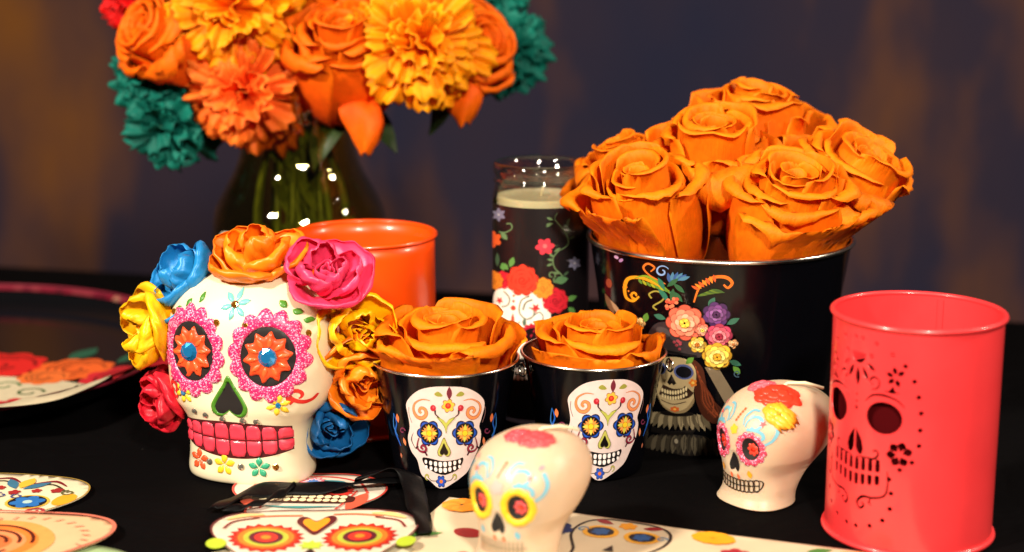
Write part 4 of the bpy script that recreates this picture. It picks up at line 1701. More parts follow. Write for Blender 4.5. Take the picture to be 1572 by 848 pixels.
WV, WF = loft(WROWS, tweak=wx_tweak)
w_s = Surface(WV, WF)
WM = w_s.along((0, 0, 0), (1, 0, 0), (0, 0, 1), (0, 1, 0))
CD = Vector((0.28, 0.55, -0.80)).normalized()          # looking down on the crown from the front
CU = Vector((1, 0, 0))
CU = (CU - CD * CU.dot(CD)).normalized()
CW = CD.cross(CU) * -1
CM = w_s.along((0.004, -0.006, 0.056), CU, CW, CD)


def wax_skull(label, loc, rotz, ring_col, variant):
    t = thing("skull_candle", label, "candle", loc, (0, 0, rotz), "skull shaped candles")
    obj("wax_body", WV, WF, M['wax'], t)
    for sx in (-1, 1):
        ex = 10.3 * sx
        mat = M['paint'] if variant == 'front' else M['glitter_coral']
        relief("eye_ring", mm(rosette(ex, 34.0, 8.3, 12, .12 if variant != 'front' else .04, .1, ry=9.6)), WM, mat, t, h=0.0007, holes=[mm(ell(ex, 34.0, 4.8, 6.2, n=24))], grid=0.0014, color=ring_col)
        relief("eye_socket", mm(ell(ex, 34.0, 5.0, 6.4, n=24)), WM, M['black_paint'], t, h=0.0002, base=0.0002)
        c = relief("eye_flower", mm(rosette(ex + 1.0, 34.0, 3.4, 7, .25, ry=4.0)), WM, M['paint'], t, h=0.0008, base=0.0006, grid=0.0012, color=(228, 70, 52) if variant != 'front' else (226, 84, 84))
        place_gem('red', WM, (ex + 1.0) / 1000, 0.0342, 0.0018, t, "eye_gem", lift=0.0012)
    # nose
    nz = [(x * 1.3, 25 + (y - 25) * 1.15) for x, y in crom([(0, 29.5), (1.6, 27.0), (2.9, 23.2), (2.2, 20.4), (0.6, 20.8), (0, 21.6), (-0.6, 20.8), (-2.2, 20.4), (-2.9, 23.2), (-1.6, 27.0)], 4, True)]
    relief("nose_opening", mm(nz), WM, M['black_paint'], t, h=0.0002, base=0.0002)
    a = Art(lambda x, y: (x / 1000, y / 1000))
    BKC = (30, 22, 18)
    if variant != 'front':
        a.stroke(crom([(-14, 13.8), (-7, 12.6), (0, 12.0), (7, 12.6), (14, 13.8)], 6), .55, BKC)
        a.stroke(crom([(-14, 16.6), (-7, 15.6), (0, 15.4), (7, 15.6), (14, 16.6), (15, 14.0), (13, 10.6), (7, 9.2), (0, 8.8), (-7, 9.2), (-13, 10.6), (-15, 14), (-14, 16.6)], 5), .5, BKC)
        for i in range(-5, 6):
            x = i * 2.55
            c0 = 12.0 + .0092 * x * x
            for s_ in (1, -1):
                pts = [(x - .9, c0), (x - 1.0, c0 + s_ * 2.4), (x, c0 + s_ * 3.5), (x + 1.0, c0 + s_ * 2.4), (x + .9, c0)]
                a.stroke(crom(pts, 3), .45, BKC)
    else:
        for i in range(-6, 7):
            a.stroke([(i * 1.9, 16.2), (i * 1.9 * 1.01, 7.8)], .7, (150, 136, 112))
        a.stroke(crom([(-13, 13), (0, 11.8), (13, 13)], 6), .5, (150, 136, 112))
    BL = (112, 176, 196)
    for sx in (-1, 1):
        a.stroke(spiral(11.5 * sx, 47.0, 5.0, 1.6, R_(200) if sx > 0 else R_(-20), -.95 * sx, 18), 1.7, BL, taper=(.5, .8))
        a.stroke(crom([(8 * sx, 44.2), (12 * sx, 44.6), (16 * sx, 43.4), (17 * sx, 40.8), (14.5 * sx, 40.0)], 5), 1.5, BL)
        a.stroke(crom([(5.5 * sx, 46), (4.5 * sx, 50), (7 * sx, 53.5), (10.5 * sx, 53.5)], 5), 1.3, BL, taper=(.4, .6))
        a.fill(petal2(7.0 * sx, 49.0, R_(90 - 35 * sx), 3.8, 1.9), (150, 205, 190))
        a.fill(ell(17.5 * sx, 52.0, 1.0, n=8), (236, 140, 150))
        a.stroke(crom([(19 * sx, 50), (21.5 * sx, 45), (20.5 * sx, 40), (17 * sx, 37)], 5), 1.2, BL)
        a.fill(star(15 * sx, 48.0, 1.9, 5, .4), (226, 80, 84) if variant != 'front' else (236, 96, 60))
        a.fill(petal2(9.5 * sx, 22.0, R_(-80), 4.6, 2.6), (236, 160, 40) if variant != 'front' else BL)
        a.fill(petal2(2.5 * sx, 18.6, R_(-70), 3.4, 1.8), (236, 110, 70))
    if variant != 'front':
        a.fill(rosette(0, 42.8, 2.8, 5, .3), (240, 180, 50))
    else:
        a.fill(rosette(0, 42.5, 3.6, 5, .3), (240, 168, 160))
    for k in range(5):
        a.fill(ell(-0.4 + .5 * k, 47.5 + k * 1.4, .75, .7, n=8), (228, 96, 52))
    a.build("painted_pattern", WM, M['paint'], t, base=0.0003, step=0.00002, grid=0.002)

    # moulded roses on the crown
    def crown_rose(x, y, r, col, nm="moulded_rose"):
        o = relief(nm, mm(rosette(x, y, r, 8, .12)), CM, M['paint'], t, h=0.0012, grid=0.0014, color=col)
        for k, (rr, n) in enumerate(((.72, 5), (.42, 4))):
            for i in range(n):
                an = 2 * PI * i / n + k * .6
                relief("moulded_petal", mm(ell(x + r * rr * .75 * math.cos(an), y + r * rr * .75 * math.sin(an), r * .36 * (1.1 - .3 * k), r * .25, an + PI / 2, n=12)), CM, M['paint'], o, h=0.0007, base=0.0010 + .0006 * k, grid=0.001, color=tuple(min(255, int(q * (1.0 + .06 * k))) for q in col))
    if variant != 'front':
        crown_rose(-7.0, 5.0, 7.0, (236, 96, 110))
        crown_rose(5.0, 2.5, 10.4, (238, 60, 38))
        crown_rose(14.5, -7.5, 7.2, (244, 168, 44))
    else:
        crown_rose(-5.5, 5.0, 6.4, (232, 74, 84))
        crown_rose(3.0, 5.5, 8.0, (232, 70, 76))
    V, Fc = tube([(0.002, 0.004, 0.0605), (0.004, 0.008, 0.0632), (0.010, 0.015, 0.0635), (0.017, 0.022, 0.0610)], 0.0009, 6)
    obj("wick", V, Fc, M['wick'], t)
    return t


M['glitter_coral'] = glitter_material("coral glitter", srgb(228, 66, 96))
wax_skull("cream skull candle with coral pink eyes, beside the pink tumbler", (0.1395, 0.8420, 0.0), R_(-54), (228, 66, 96), 'right')
wax_skull("blurred cream skull candle with yellow eyes nearest the camera, on the napkin", (0.0070, 0.7540, 0.0015), R_(-32), (244, 190, 40), 'front')

# ------------------------------------------------------------------ vase and bouquet
VX, VY = -0.148, 1.120
VS = thing("glass_vase", "dark green glass vase holding the mixed flower bouquet", "vase", (VX, VY, 0))
outp = crom([(0.034, 0.0), (0.040, 0.006), (0.054, 0.040), (0.0600, 0.075), (0.0605, 0.096), (0.0575, 0.112), (0.0505, 0.126), (0.0435, 0.139), (0.0395, 0.152), (0.0375, 0.170), (0.040, 0.190), (0.046, 0.204)], 5)
inp = [(r - 0.0026, max(z, 0.006)) for r, z in outp][::-1]
V, Fc = lathe([(0.001, 0.0)] + outp + inp + [(0.001, 0.006)], 80)
obj("glass_body", V, Fc, M['vase_glass'], VS)


def vase_R(z):
    for (r0, z0), (r1, z1) in zip(outp, outp[1:]):
        if z0 <= z <= z1:
            return r0 + (r1 - r0) * (z - z0) / max(z1 - z0, 1e-6)
    return 0.05


vs_art = Art(lambda x, y: (x / 1000, (y + 9) / 1000))
c0 = (0, 72)
vs_art.fill(crom([(0, 92), (9, 90), (14, 82), (13, 72), (10, 62), (6, 54), (-6, 54), (-10, 62), (-13, 72), (-14, 82), (-9, 90)], 5, True), (232, 222, 204))
for k in range(9):
    an = R_(90 + (k - 4) * 19)
    vs_art.fill(petal2(1.2 * math.cos(an), 79 + 1.2 * math.sin(an), an, 9.0, 2.4), [(44, 80, 150), (220, 150, 50), (60, 120, 70), (206, 60, 50), (40, 40, 50)][k % 5])
for sx in (-1, 1):
    vs_art.fill(rosette(6 * sx, 71, 4.6, 8, .2), (206, 60, 60))
    vs_art.fill(ell(6 * sx, 71, 3.0), (20, 16, 20))
vs_art.fill([(0, 68), (2, 63), (-2, 63)], (20, 16, 20))
vs_art.build("skull_sticker", lambda u, v, off: ((vase_R(v) + off) * math.sin(u / .059 + R_(-46)), -(vase_R(v) + off) * math.cos(u / .059 + R_(-46)), v), M['print'], VS)

FC_OR = (srgb(250, 62, 12), srgb(255, 126, 40))
FC_YL = (srgb(250, 84, 4), srgb(255, 168, 6))
FC_TL = (srgb(2, 62, 56), srgb(8, 116, 104))
FC_RD = (srgb(170, 4, 8), srgb(222, 14, 16))


def vb(dx, dy, z=0.02):
    return (VX + dx, VY + dy, z)


RF = "ruffled flowers in the bouquet"
ruffled_flower("carnation", "orange red ruffled carnation hanging in front of the vase neck", "flower", (-0.1780, 1.085, 0.195), (-0.08, -1, 0.05), 0.049, FC_OR, 46, 3, RF, vb(-.014, -.01), wid=.33, frill=.5)
ruffled_flower("carnation", "yellow orange ruffled carnation above the orange red one", "flower", (-0.1820, 1.080, 0.2500), (-0.05, -1, 0.20), 0.050, FC_YL, 44, 7, RF, vb(-.02, .012), wid=.36, frill=.5)
ruffled_flower("carnation", "large yellow orange carnation to the right of the big rose", "flower", (-0.0620, 1.070, 0.2290), (0.08, -1, 0.05), 0.052, FC_YL, 48, 12, RF, vb(.02, .0), wid=.33, frill=.5)
ruffled_flower("carnation", "upper teal flower at the left of the bouquet", "flower", (-0.2470, 1.110, 0.2060), (-0.4, -1, 0.2), 0.031, FC_TL, 18, 21, "teal flowers at the left", vb(-.03, .0), wid=.75)
ruffled_flower("carnation", "lowest teal flower drooping left of the vase", "flower", (-0.2380, 1.105, 0.1690), (-0.3, -1, -0.2), 0.035, FC_TL, 20, 25, "teal flowers at the left", vb(-.03, .01), wid=.7)
ruffled_flower("carnation", "teal flower at the right end of the bouquet", "flower", (-0.0020, 1.165, 0.2170), (0.5, -1, 0.0), 0.035, FC_TL, 22, 33, None, vb(.03, .012), wid=.6)
ruffled_flower("carnation", "teal flower peeking above the right end of the bouquet", "flower", (-0.0140, 1.180, 0.2560), (0.4, -1, 0.3), 0.034, FC_TL, 20, 36, None, vb(.03, .02), wid=.6)
ruffled_flower("carnation", "bright red flower at the upper left edge of the bouquet", "flower", (-0.2600, 1.125, 0.2560), (-0.4, -1, 0.1), 0.026, FC_RD, 16, 39, None, vb(-.02, .02), wid=.8)
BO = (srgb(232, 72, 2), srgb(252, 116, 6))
BG = "orange roses in the bouquet"
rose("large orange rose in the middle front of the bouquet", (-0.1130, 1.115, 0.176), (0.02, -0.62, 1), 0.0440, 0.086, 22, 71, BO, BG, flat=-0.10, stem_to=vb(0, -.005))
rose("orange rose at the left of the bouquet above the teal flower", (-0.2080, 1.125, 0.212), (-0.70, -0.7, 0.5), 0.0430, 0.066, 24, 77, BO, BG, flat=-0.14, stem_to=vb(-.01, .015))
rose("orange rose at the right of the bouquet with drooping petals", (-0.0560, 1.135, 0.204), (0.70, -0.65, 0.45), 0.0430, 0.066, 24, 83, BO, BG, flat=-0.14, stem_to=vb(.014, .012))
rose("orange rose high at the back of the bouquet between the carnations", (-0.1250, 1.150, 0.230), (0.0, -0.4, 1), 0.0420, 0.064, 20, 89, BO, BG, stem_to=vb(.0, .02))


def drooping_petal(parent_name, pts_c, width, cols, seed):
    rng = random.Random(seed)
    path = crom(pts_c, 6)
    n = len(path)
    ns = 9
    V, C = [], []
    for k, p in enumerate(path):
        t = k / (n - 1)
        w = width * (0.45 + 0.55 * math.sin(PI * min(1, .2 + t * .9) ** 1.2)) * (1 if t < .85 else 1 - (t - .85) * 3.0)
        for i in range(ns):
            s = -1 + 2 * i / (ns - 1)
            V.append((p[0] + s * w, p[1] + 0.35 * w * s * s + 0.004 * math.sin(3 * s + 5 * t), p[2] + 0.002 * math.sin(4 * s + seed)))
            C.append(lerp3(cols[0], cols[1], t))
    Fc = []
    for k in range(n - 1):
        for i in range(ns - 1):
            q = k * ns + i
            Fc.append((q, q + 1, q + ns + 1, q + ns))
    mw = Matrix.LocRotScale(parent_name.location, parent_name.rotation_euler, None).inverted()
    V = [mw @ Vector(v) for v in V]
    solid(obj("petal", V, Fc, M['petal'], parent_name, colors=C), 0.00035)


bouquet_roses = [o for o in bpy.data.objects if o.get("group") == "orange roses in the bouquet"]
drooping_petal(bouquet_roses[0], [(-0.103, 1.082, 0.196), (-0.100, 1.066, 0.186), (-0.096, 1.062, 0.172), (-0.0965, 1.064, 0.156)], 0.014, BO, 2)
drooping_petal(bouquet_roses[2], [(-0.040, 1.105, 0.208), (-0.036, 1.088, 0.200), (-0.034, 1.086, 0.186), (-0.033, 1.090, 0.172)], 0.016, BO, 6)

# leafy stems standing in the vase water
for i in range(18):
    rng = random.Random(100 + i)
    a0 = rng.uniform(0, 6.28)
    r0, r1 = rng.uniform(.01, .045), rng.uniform(.004, .024)
    p0 = Vector((VX + r0 * math.cos(a0), VY + r0 * math.sin(a0), 0.012))
    a1 = a0 + rng.uniform(2, 4)
    p1_ = Vector((VX + r1 * math.cos(a1), VY + r1 * math.sin(a1), 0.19))
    st = thing("leafy_stem", "thin green leafy stem standing inside the vase", "stem", p0, (0, 0, 0), "green stems inside the vase")
    V, Fc = tube([Vector((0, 0, 0)), (p1_ - p0) * .5 + Vector((.003, 0, 0)), p1_ - p0], .0014, 6)
    obj("stalk", V, Fc, M['stem'], st)
    for k in range(4):
        q = (p1_ - p0) * (0.2 + .17 * k)
        d = Vector((rng.uniform(-1, 1), rng.uniform(-1, 1), 1.2)).normalized()
        sd_ = d.orthogonal().normalized()
        L, w = .030, .0045
        VV = []
        for j in range(6):
            t = j / 5
            c = q + d * L * t
            ww = w * math.sin(PI * (t * .9 + .05))
            VV += [c - sd_ * ww, c + sd_ * ww]
        obj("leaf", VV, [(2 * j, 2 * j + 1, 2 * j + 3, 2 * j + 2) for j in range(5)], M['stem'], st)

# ------------------------------------------------------------------ tray at the left
TX, TY, TR = -0.420, 1.085, 0.190
TRAY = thing("round_tray", "large round black tray printed with a skull and red roses", "tray", (TX, TY, 0))
prof = [(0.001, 0.004), (TR - 0.045, 0.004), (TR - 0.022, 0.006), (TR - 0.008, 0.014), (TR - 0.001, 0.0205), (TR, 0.0205), (TR - 0.002, 0.0180), (TR - 0.016, 0.008), (TR - 0.03, 0.001), (TR - 0.05, 0.0), (0.001, 0.0)]
V, Fc = lathe(prof, 120)
obj("tray_body", V, Fc, M['tray'], TRAY)
V, Fc = ring(TR - 0.0002, 0.0009, 0.0207, 140, 10)
obj("rim_line", V, Fc, material("dark pink rim paint", srgb(126, 22, 48), 0.6), TRAY)
ta = Art(lambda x, y: (x, y))
rng = random.Random(8)
rows_b = []
for k in range(160):
    a0, a1 = 2 * PI * k / 160, 2 * PI * (k + 1) / 160
    col = rng.choice([(110, 18, 38), (150, 100, 84), (84, 14, 30), (120, 40, 50), (96, 16, 36)])
    ri, ro = TR - 0.0052, TR - 0.0022
    ta.fill([(ri * math.cos(a0), ri * math.sin(a0)), (ro * math.cos(a0), ro * math.sin(a0)), (ro * math.cos(a1), ro * math.sin(a1)), (ri * math.cos(a1), ri * math.sin(a1))], col, layer=1)


def tray_z(r):
    pts = prof[:5]
    for (r0, z0), (r1, z1) in zip(pts, pts[1:]):
        if r0 <= r <= r1:
            return z0 + (z1 - z0) * (r - r0) / (r1 - r0)
    return pts[-1][1]


def tmap(x, y, off):
    return (x, y, tray_z(math.hypot(x, y)) + 0.0002 + off)


# skull print in the tray (tray coordinates, metres; towards the camera is -y)
ox, oy = 0.088, -0.104
ta.fill([(ox + x, oy + y) for x, y in crom([(-.07, .055), (-.03, .068), (.02, .062), (.055, .045), (.078, .02), (.07, -.02), (.05, -.05), (.0, -.062), (-.06, -.06), (-.085, -.02), (-.085, .025)], 5, True)], (206, 194, 164))
for sx, yy in ((-.040, -.004), (.026, -.008)):
    ta.fill(rosette(ox + sx, oy + yy, .027, 14, .14), (190, 40, 50))
    ta.fill(ell(ox + sx, oy + yy, .0195), (20, 26, 40))
    ta.fill(rosette(ox + sx, oy + yy, .015, 8, .25), (40, 64, 90))
    ta.fill(ell(ox + sx, oy + yy, .006), (226, 110, 40))
for x, y, c in ((-.02, .02, (60, 90, 50)), (.02, .03, (60, 90, 50)), (.045, .012, (70, 80, 60)), (0, .045, (60, 110, 60)), (-.05, .03, (40, 60, 110)), (.052, -.01, (60, 90, 60))):
    ta.stroke([(ox + q[0], oy + q[1]) for q in spiral(x, y, .010, .003, 0, 1.0, 14)], .0024, c)
for x, y, r, c in ((-.075, .085, .030, (206, 40, 36)), (-.02, .095, .034, (206, 36, 34)), (.035, .085, .028, (222, 96, 40)), (.075, .060, .030, (200, 40, 50)), (.098, .052, .020, (196, 34, 46)), (.02, .065, .018, (226, 110, 50))):
    ta.fill(rosette(ox + x, oy + y, r, 9, .15, .2), c)
    dk = tuple(int(q * .55) for q in c)
    for k in range(3):
        ta.stroke([(q[0], q[1]) for q in spiral(ox + x, oy + y, r * (.75 - .22 * k), r * (.6 - .22 * k), k, .8, 14)], r * .07, dk)
for x, y, an in ((.085, .085, 30), (.105, .065, 20), (.06, .10, 60), (-.05, .125, 80), (.02, .125, 70)):
    ta.fill(petal2(ox + x, oy + y, R_(an), .036, .016), (36, 90, 70))
ta.build("printed_picture", tmap, M['print'], TRAY, grid=0.012)


# ------------------------------------------------------------------ paper cut-outs, napkin, ribbon
def card(name, label, cat, outline, loc, rotz, colour, draw=None, curl=0.0, group=None, lift=0.0008, edge=None):
    """thin printed card lying on the table; outline in mm, +y away from the camera"""
    t = thing(name, label, cat, loc, (0, 0, rotz), group)

    def mp(x, y, off):
        return (x, y, lift + off + curl * (x * x) * 10 + 0.0006 * noise.noise(Vector((x * 40, y * 40, loc[0] * 9))))
    o2 = mm(outline)
    V2, T, _ = cdt_fill(o2, (), 0.006)
    o = obj("card_sheet", [mp(p[0], p[1], 0) for p in V2], T, material(name + " paper", srgb(colour), 0.6, vary=0.04), t)
    md = o.modifiers.new("thickness", 'SOLIDIFY')
    md.thickness = 0.0005
    md.offset = -1
    a = Art(lambda x, y: (x / 1000, y / 1000))
    if edge:
        a.outline(outline, edge[0], edge[1], layer=1)
    if draw:
        draw(a)
    a.build_all("printed_face", mp, M['paper_print'], t, base=0.0003, step=0.00007, grid=0.004)
    return t


def skull_outline(w, h):
    """skull silhouette, forehead at +y"""
    pts = [(0, 1), (.5, .97), (.85, .78), (1.0, .45), (.97, .1), (.8, -.25), (.68, -.5), (.62, -.85), (.4, -.98), (0, -1)]
    pts = pts + [(-x, y) for x, y in pts[-2:0:-1]]
    return [(x * w / 2, y * h / 2) for x, y in crom(pts, 4, True)]


def draw_back_card(a):
    a.stroke(crom([(-33, 6), (-26, 22), (-12, 28.5), (0, 30), (12, 28.5), (26, 22), (33, 6)], 6), 1.6, (206, 70, 60))
    a.stroke(crom([(-26, 14), (-16, 21), (-6, 23)], 5), 3.2, (60, 130, 140), taper=(.2, .3))
    a.stroke(crom([(26, 14), (16, 21), (6, 23)], 5), 3.2, (60, 130, 140), taper=(.2, .3))
    a.stroke(crom([(-20, 13), (-12, 17), (-5, 18)], 5), 3.0, (170, 190, 60), taper=(.2, .3))
    a.stroke(crom([(20, 13), (12, 17), (5, 18)], 5), 3.0, (170, 190, 60), taper=(.2, .3))
    a.fill(star(0, 20.5, 8.0, 12, .7), (214, 90, 110))
    a.fill(star(0, 20.5, 6.6, 12, .6), (240, 190, 200))
    a.fill(star(0, 20.5, 4.6, 8, .5), (70, 120, 190))
    for sx in (-1, 1):
        a.fill(star(17 * sx, 7, 9, 16, .82), (200, 50, 40))
        a.fill(ell(17 * sx, 7, 5), (30, 20, 20))
        a.fill(petal2(33 * sx, 6, R_(-90 - 14 * sx), 30, 10), (216, 90, 66))
        a.stroke(crom([(27 * sx, 8), (24 * sx, -8), (20 * sx, -22)], 5), 1.2, (190, 60, 50))
    a.fill(crom([(-24, -1), (0, 1), (24, -1), (28, -6), (24, -12), (0, -13.5), (-24, -12), (-28, -6)], 5, True), (70, 28, 20))
    for i in range(11):
        for rr in (-3.4, -9.0):
            a.fill(ell(-21.5 + i * 4.3, rr, 2.0, 2.6, n=10), (236, 220, 176))
    a.stroke(crom([(-22, -18), (0, -20), (22, -18)], 6), 3.0, (60, 140, 140), taper=(.2, .2))


def draw_front_card(a):
    for sx in (-1, 1):
        x, y = 23.5 * sx, 2
        a.fill(star(x, y, 19.5, 20, .84), (178, 30, 24))
        a.fill(star(x, y, 16.8, 20, .88), (214, 60, 30))
        a.fill(ell(x, y, 14.2), (232, 120, 40))
        a.fill(ell(x, y, 11.4), (170, 180, 60))
        a.fill(ell(x, y, 8.6), (90, 24, 40))
        a.fill(ell(x, y, 6.0), (206, 50, 40))
        a.fill(ell(x, y, 2.6), (240, 130, 40))
        a.stroke(crom([(46 * sx, 12), (42 * sx, 22), (30 * sx, 29)], 5), 1.4, (120, 40, 40))
        a.fill(ell(47 * sx, -8, 5, 7), (176, 200, 50))
        a.stroke(crom([(34 * sx, 30), (20 * sx, 33.5), (8 * sx, 34)], 5), 1.6, (230, 130, 90))
        a.stroke(crom([(46 * sx, 24), (38 * sx, 31), (28 * sx, 34)], 5), 5, (240, 196, 130), taper=(.3, .3))
    hrt = crom([(0, 25), (5, 31), (9, 31), (10, 24), (6, 15), (0, 6), (-6, 15), (-10, 24), (-9, 31), (-5, 31)], 4, True)
    a.fill(hrt, (90, 24, 30))
    a.fill([(x * .68, 20 + (y - 20) * .72) for x, y in hrt], (244, 150, 30))
    a.fill(star(0, -8, 7, 8, .6), (176, 200, 60))
    a.fill([(0, -12), (6, -24), (-6, -24)], (40, 20, 24))
    a.fill(crom([(-26, -28), (0, -26), (26, -28), (24, -37), (0, -39), (-24, -37)], 5, True), (60, 24, 24))
    for i in range(9):
        a.fill(ell(-20 + i * 5, -32, 2.2, 4, n=10), (240, 226, 190))


card("paper_sheet", "cream paper square under the front skull card, one corner showing", "paper", [(-50, -6), (0, 34), (58, 6), (46, -40), (-20, -44)], (-0.1065, 0.757, 0), R_(0), (204, 194, 174), lift=0.0007)
card("skull_card", "white paper skull card crossed by black ribbon before the ceramic skull", "card", skull_outline(84, 70), (-0.1120, 0.8385, 0), R_(-4), (216, 200, 184), draw_back_card, group="paper skull cards", lift=0.0012, edge=(1.2, (190, 60, 50)))
card("skull_card", "white paper skull card with red sunburst eyes and an orange heart", "card", skull_outline(104, 84), (-0.1000, 0.7700, 0), R_(2), (216, 202, 180), draw_front_card, curl=0.08, group="paper skull cards", lift=0.0024, edge=(1.0, (96, 40, 40)))


def draw_left_card(a):
    BRD = (206, 170, 60)
    for sx in (-1, 1):
        x = 15 * sx
        a.fill(ell(x, -2, 12, 11), BRD)
        a.fill(ell(x, -2, 10.5, 9.5), (24, 22, 30))
        a.fill(rosette(x, -2, 9.5, 6, .3), (40, 104, 176))
        a.fill(ell(x, -2, 2.6), (170, 200, 200))
        a.stroke(crom([(4 * sx, 24), (14 * sx, 30), (24 * sx, 24)], 5), 2.6, (120, 30, 36), taper=(.3, .3))
        a.stroke(crom([(5 * sx, 20), (15 * sx, 25), (27 * sx, 17)], 5), 1.4, (60, 60, 40))
        a.fill(petal2(2 * sx, 15, R_(90 - 40 * sx), 17, 6), (60, 110, 140))
        a.fill(rosette(22 * sx, 17, 3.8, 5, .3), (150, 40, 40))
        a.fill(rosette(11 * sx, 14.5, 3.0, 5, .3), (160, 44, 40))
        a.fill(ell(33 * sx, 5, 6, 9), (230, 160, 40))
        a.stroke(spiral(26 * sx, -15, 5.5, 1.5, 0, 1.2, 18), 2, (160, 50, 60))
        a.stroke(spiral(30 * sx, 15, 4, 1.2, 2, 1.2, 16), 1.3, (90, 90, 50))
        a.fill(petal2(8 * sx, -15, R_(-60 * sx - 90), 12, 5), (90, 130, 60))
        a.stroke(spiral(5 * sx, 5, 4, 1, 2, 1, 16), 1.2, (60, 70, 120))
    a.fill(petal2(0, 16, R_(90), 16, 8), (230, 180, 60))
    a.fill(rosette(0, 10, 3.6, 5, .3), (150, 40, 40))
    a.fill([(0, -10), (4, -19), (-4, -19)], (24, 20, 24))
    for i in range(9):
        a.fill(ell(-14 + i * 3.5, -28, 1.5, 3.4, n=8), (250, 240, 220))
        a.outline(ell(-14 + i * 3.5, -28, 1.5, 3.4, n=8), .5, (40, 30, 30))


def draw_peach_card(a):
    for k, (r, c) in enumerate(((34, (238, 150, 80)), (26, (226, 120, 50)), (20, (232, 140, 90)), (13, (214, 110, 60)))):
        a.fill(ell(-12, -6, r, r * .9, n=36), c)
    for r in (23, 16.5, 10):
        a.stroke(spiral(-12, -6, r, r, .1, .9, 60), 1.8, (80, 26, 16))
    a.outline(skull_outline(92, 74), 2.2, (200, 110, 90), layer=90)
    for k in range(14):
        an = R_(-10 + k * 13)
        a.stroke(crom([(38 * math.cos(an), 31 * math.sin(an)), (34 * math.cos(an + .06), 27 * math.sin(an + .06))], 3), 1.2, (226, 150, 120))


card("skull_card", "white paper skull card with blue flower eyes at the left edge", "card", skull_outline(80, 76), (-0.2740, 0.8330, 0), R_(-14), (218, 206, 174), draw_left_card, curl=0.06, group="paper skull cards", lift=0.0012, edge=(1.0, (160, 130, 60)))
card("green_card", "pale green paper card edge showing under the peach card", "card", skull_outline(80, 60), (-0.2260, 0.7420, 0), R_(-20), (150, 176, 130), None, lift=0.0008)
card("skull_card", "peach and orange paper card overlapping the blue eyed one", "card", skull_outline(92, 74), (-0.2500, 0.7700, 0), R_(-8), (222, 172, 132), draw_peach_card, curl=0.06, group="paper skull cards", lift=0.0026)

# napkin (local x along its far edge)
nap_o = [(0, 0), (70, 1.5), (140, -1), (215, 1), (260, 0), (262, -40), (258, -120), (120, -124), (-2, -122), (1, -60)]


def draw_napkin(a):
    def fl(x, y, r, c, n=6):
        a.fill(rosette(x, y, r, n, .25, .2), c)
        a.fill(ell(x, y, r * .3), tuple(int(q * .7) for q in c))
        a.flush()
    for k in range(10):
        an = k * .63
        a.fill(ell(12 + 6 * math.cos(an), -11 + 6 * math.sin(an), 5.2, 4.6, n=12), (240, 142, 24) if k % 2 else (246, 160, 40))
    a.flush()
    a.fill(crom([(22, -44), (30, -40), (40, -45), (34, -52), (26, -51)], 4, True), (150, 26, 30))
    a.flush('printed_petal')
    a.fill(petal2(6, -62, R_(100), 18, 7), (60, 120, 60))
    a.fill(petal2(4, -58, R_(30), 16, 6), (90, 150, 70))
    a.flush('printed_leaf')
    for k in range(6):
        an = k * 1.05
        a.fill(ell(69 + 5.4 * math.cos(an), -24 + 5.4 * math.sin(an), 5, 4, n=12), (26, 44, 96))
    a.flush()
    cx, cy = 104, -32
    sk = [(cx + x, cy + y) for x, y in skull_outline(50, 60)]
    a.outline(sk, 1.6, (40, 30, 30))
    for sx in (-1, 1):
        a.fill(ell(cx + 11 * sx, cy + 11, 9.5, 8.2), (236, 170, 50))
        a.fill(ell(cx + 11 * sx, cy + 11, 7, 5.8), (30, 26, 34))
        a.fill(rosette(cx + 11 * sx, cy + 11, 5, 6, .3), (40, 84, 140))
        a.fill(petal2(cx + 8 * sx, cy + 23, R_(90 - 70 * sx), 11, 5), (150, 30, 40))
        a.stroke(spiral(cx + 21 * sx, cy + 12, 3, 1, 0, 1, 12), 1, (80, 130, 170))
    a.fill(rosette(cx, cy + 23, 5, 6, .3), (240, 160, 40))
    a.fill([(cx, cy - 4), (cx + 3, cy - 12), (cx - 3, cy - 12)], (40, 26, 24))
    a.flush('printed_skull')
    for k in range(10):
        an = k * .63
        a.fill(ell(149 + 6.5 * math.cos(an), -9 + 4.5 * math.sin(an), 5, 4, n=12), (244, 166, 30))
    a.flush()
    fl(164, -26, 8, (170, 30, 50))
    a.stroke(crom([(186, -30), (190, -18), (200, -12), (206, -20), (198, -24)], 6), 1.6, (60, 120, 60))
    a.fill(petal2(196, -10, R_(30), 14, 6), (70, 130, 60))
    a.flush('printed_leaf')
    for k in range(8):
        an = k * .8
        a.fill(ell(222 + 7 * math.cos(an), -12 + 6 * math.sin(an), 5.5, 4.5, n=12), (236, 160, 30))
    a.flush()
    fl(40, -80, 10, (206, 60, 40))
    fl(170, -80, 10, (240, 160, 40))
    fl(230, -70, 9, (40, 80, 150))


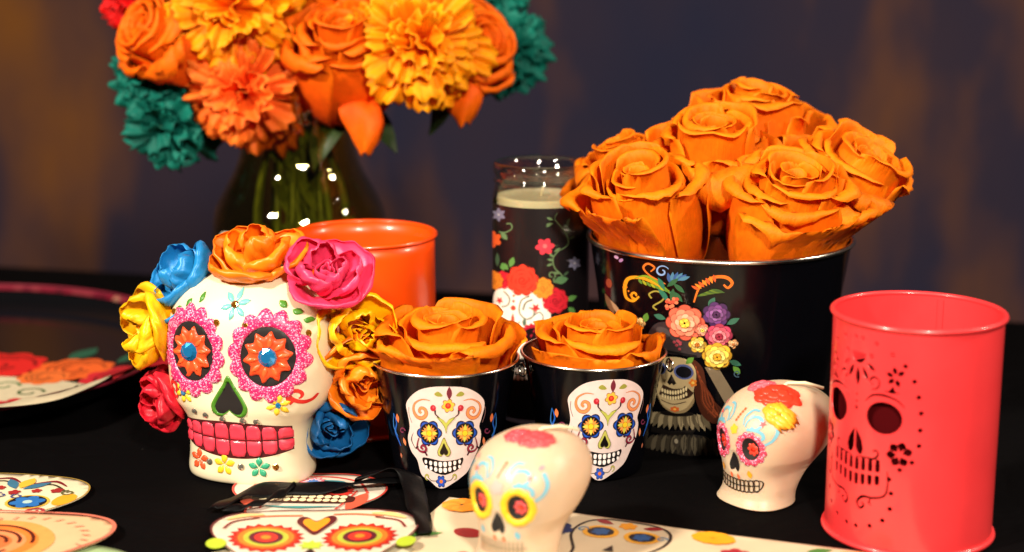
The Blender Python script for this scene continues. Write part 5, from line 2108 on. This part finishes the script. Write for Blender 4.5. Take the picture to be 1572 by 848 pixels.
ang_n = math.atan2(0.763 - 0.8375, 0.160 + 0.034)
card("napkin", "cream napkin printed with skulls and orange flowers along the front", "napkin", nap_o, (-0.0340, 0.8375, 0), ang_n, (214, 196, 164), draw_napkin, lift=0.0008)


# black ribbon over the cards
def ribbon(label, path, w, twist):
    P = [Vector(p) for p in crom(path, 8)]
    n = len(P)
    V, Fc = [], []
    m = 7
    for k in range(n):
        d = (P[min(k + 1, n - 1)] - P[max(k - 1, 0)]).normalized()
        side = d.cross(Vector((0, 0, 1)))
        side = side.normalized() if side.length > 1e-6 else Vector((1, 0, 0))
        t = k / (n - 1)
        an = twist[0] + (twist[1] - twist[0]) * t + 0.25 * math.sin(t * 9)
        sd_ = side * math.cos(an) + side.cross(d).normalized() * math.sin(an)
        for j in range(m):
            u = -1 + 2 * j / (m - 1)
            we = w * (0.25 + 0.75 * math.sin(PI * min(1, max(0, 0.04 + 0.92 * t))) ** 0.45)
            V.append(P[k] + sd_ * we * u + Vector((0, 0, .0012 * (1 - u * u) + .0008 * math.sin(t * 23 + u * 2))))
    for k in range(n - 1):
        for j in range(m - 1):
            q = k * m + j
            Fc.append((q, q + 1, q + m + 1, q + m))
    o = solid(obj("black_ribbon", V, Fc, M['black_satin']), 0.0003)
    tag(o, label, "ribbon", "black ribbons over the cards")


ribbon("black satin ribbon lying straight across the back skull card", [(-0.158, 0.812, 0.003), (-0.152, 0.822, 0.0035), (-0.142, 0.834, 0.004), (-0.128, 0.840, 0.0045), (-0.105, 0.843, 0.004), (-0.082, 0.848, 0.005), (-0.060, 0.856, 0.004)], 0.0070, (0.05, -0.05))
ribbon("black satin ribbon looping down beside the front skull card", [(-0.086, 0.848, 0.006), (-0.070, 0.853, 0.010), (-0.058, 0.848, 0.010), (-0.053, 0.834, 0.007), (-0.050, 0.815, 0.004), (-0.046, 0.795, 0.0035), (-0.044, 0.776, 0.0035)], 0.0060, (0.35, 0.0))
ribbon("narrow black ribbon end slanting over the printed teeth of the back card", [(-0.118, 0.842, 0.006), (-0.124, 0.832, 0.005), (-0.132, 0.820, 0.0045), (-0.142, 0.813, 0.004), (-0.152, 0.808, 0.0035)], 0.0026, (0.1, 0.2))
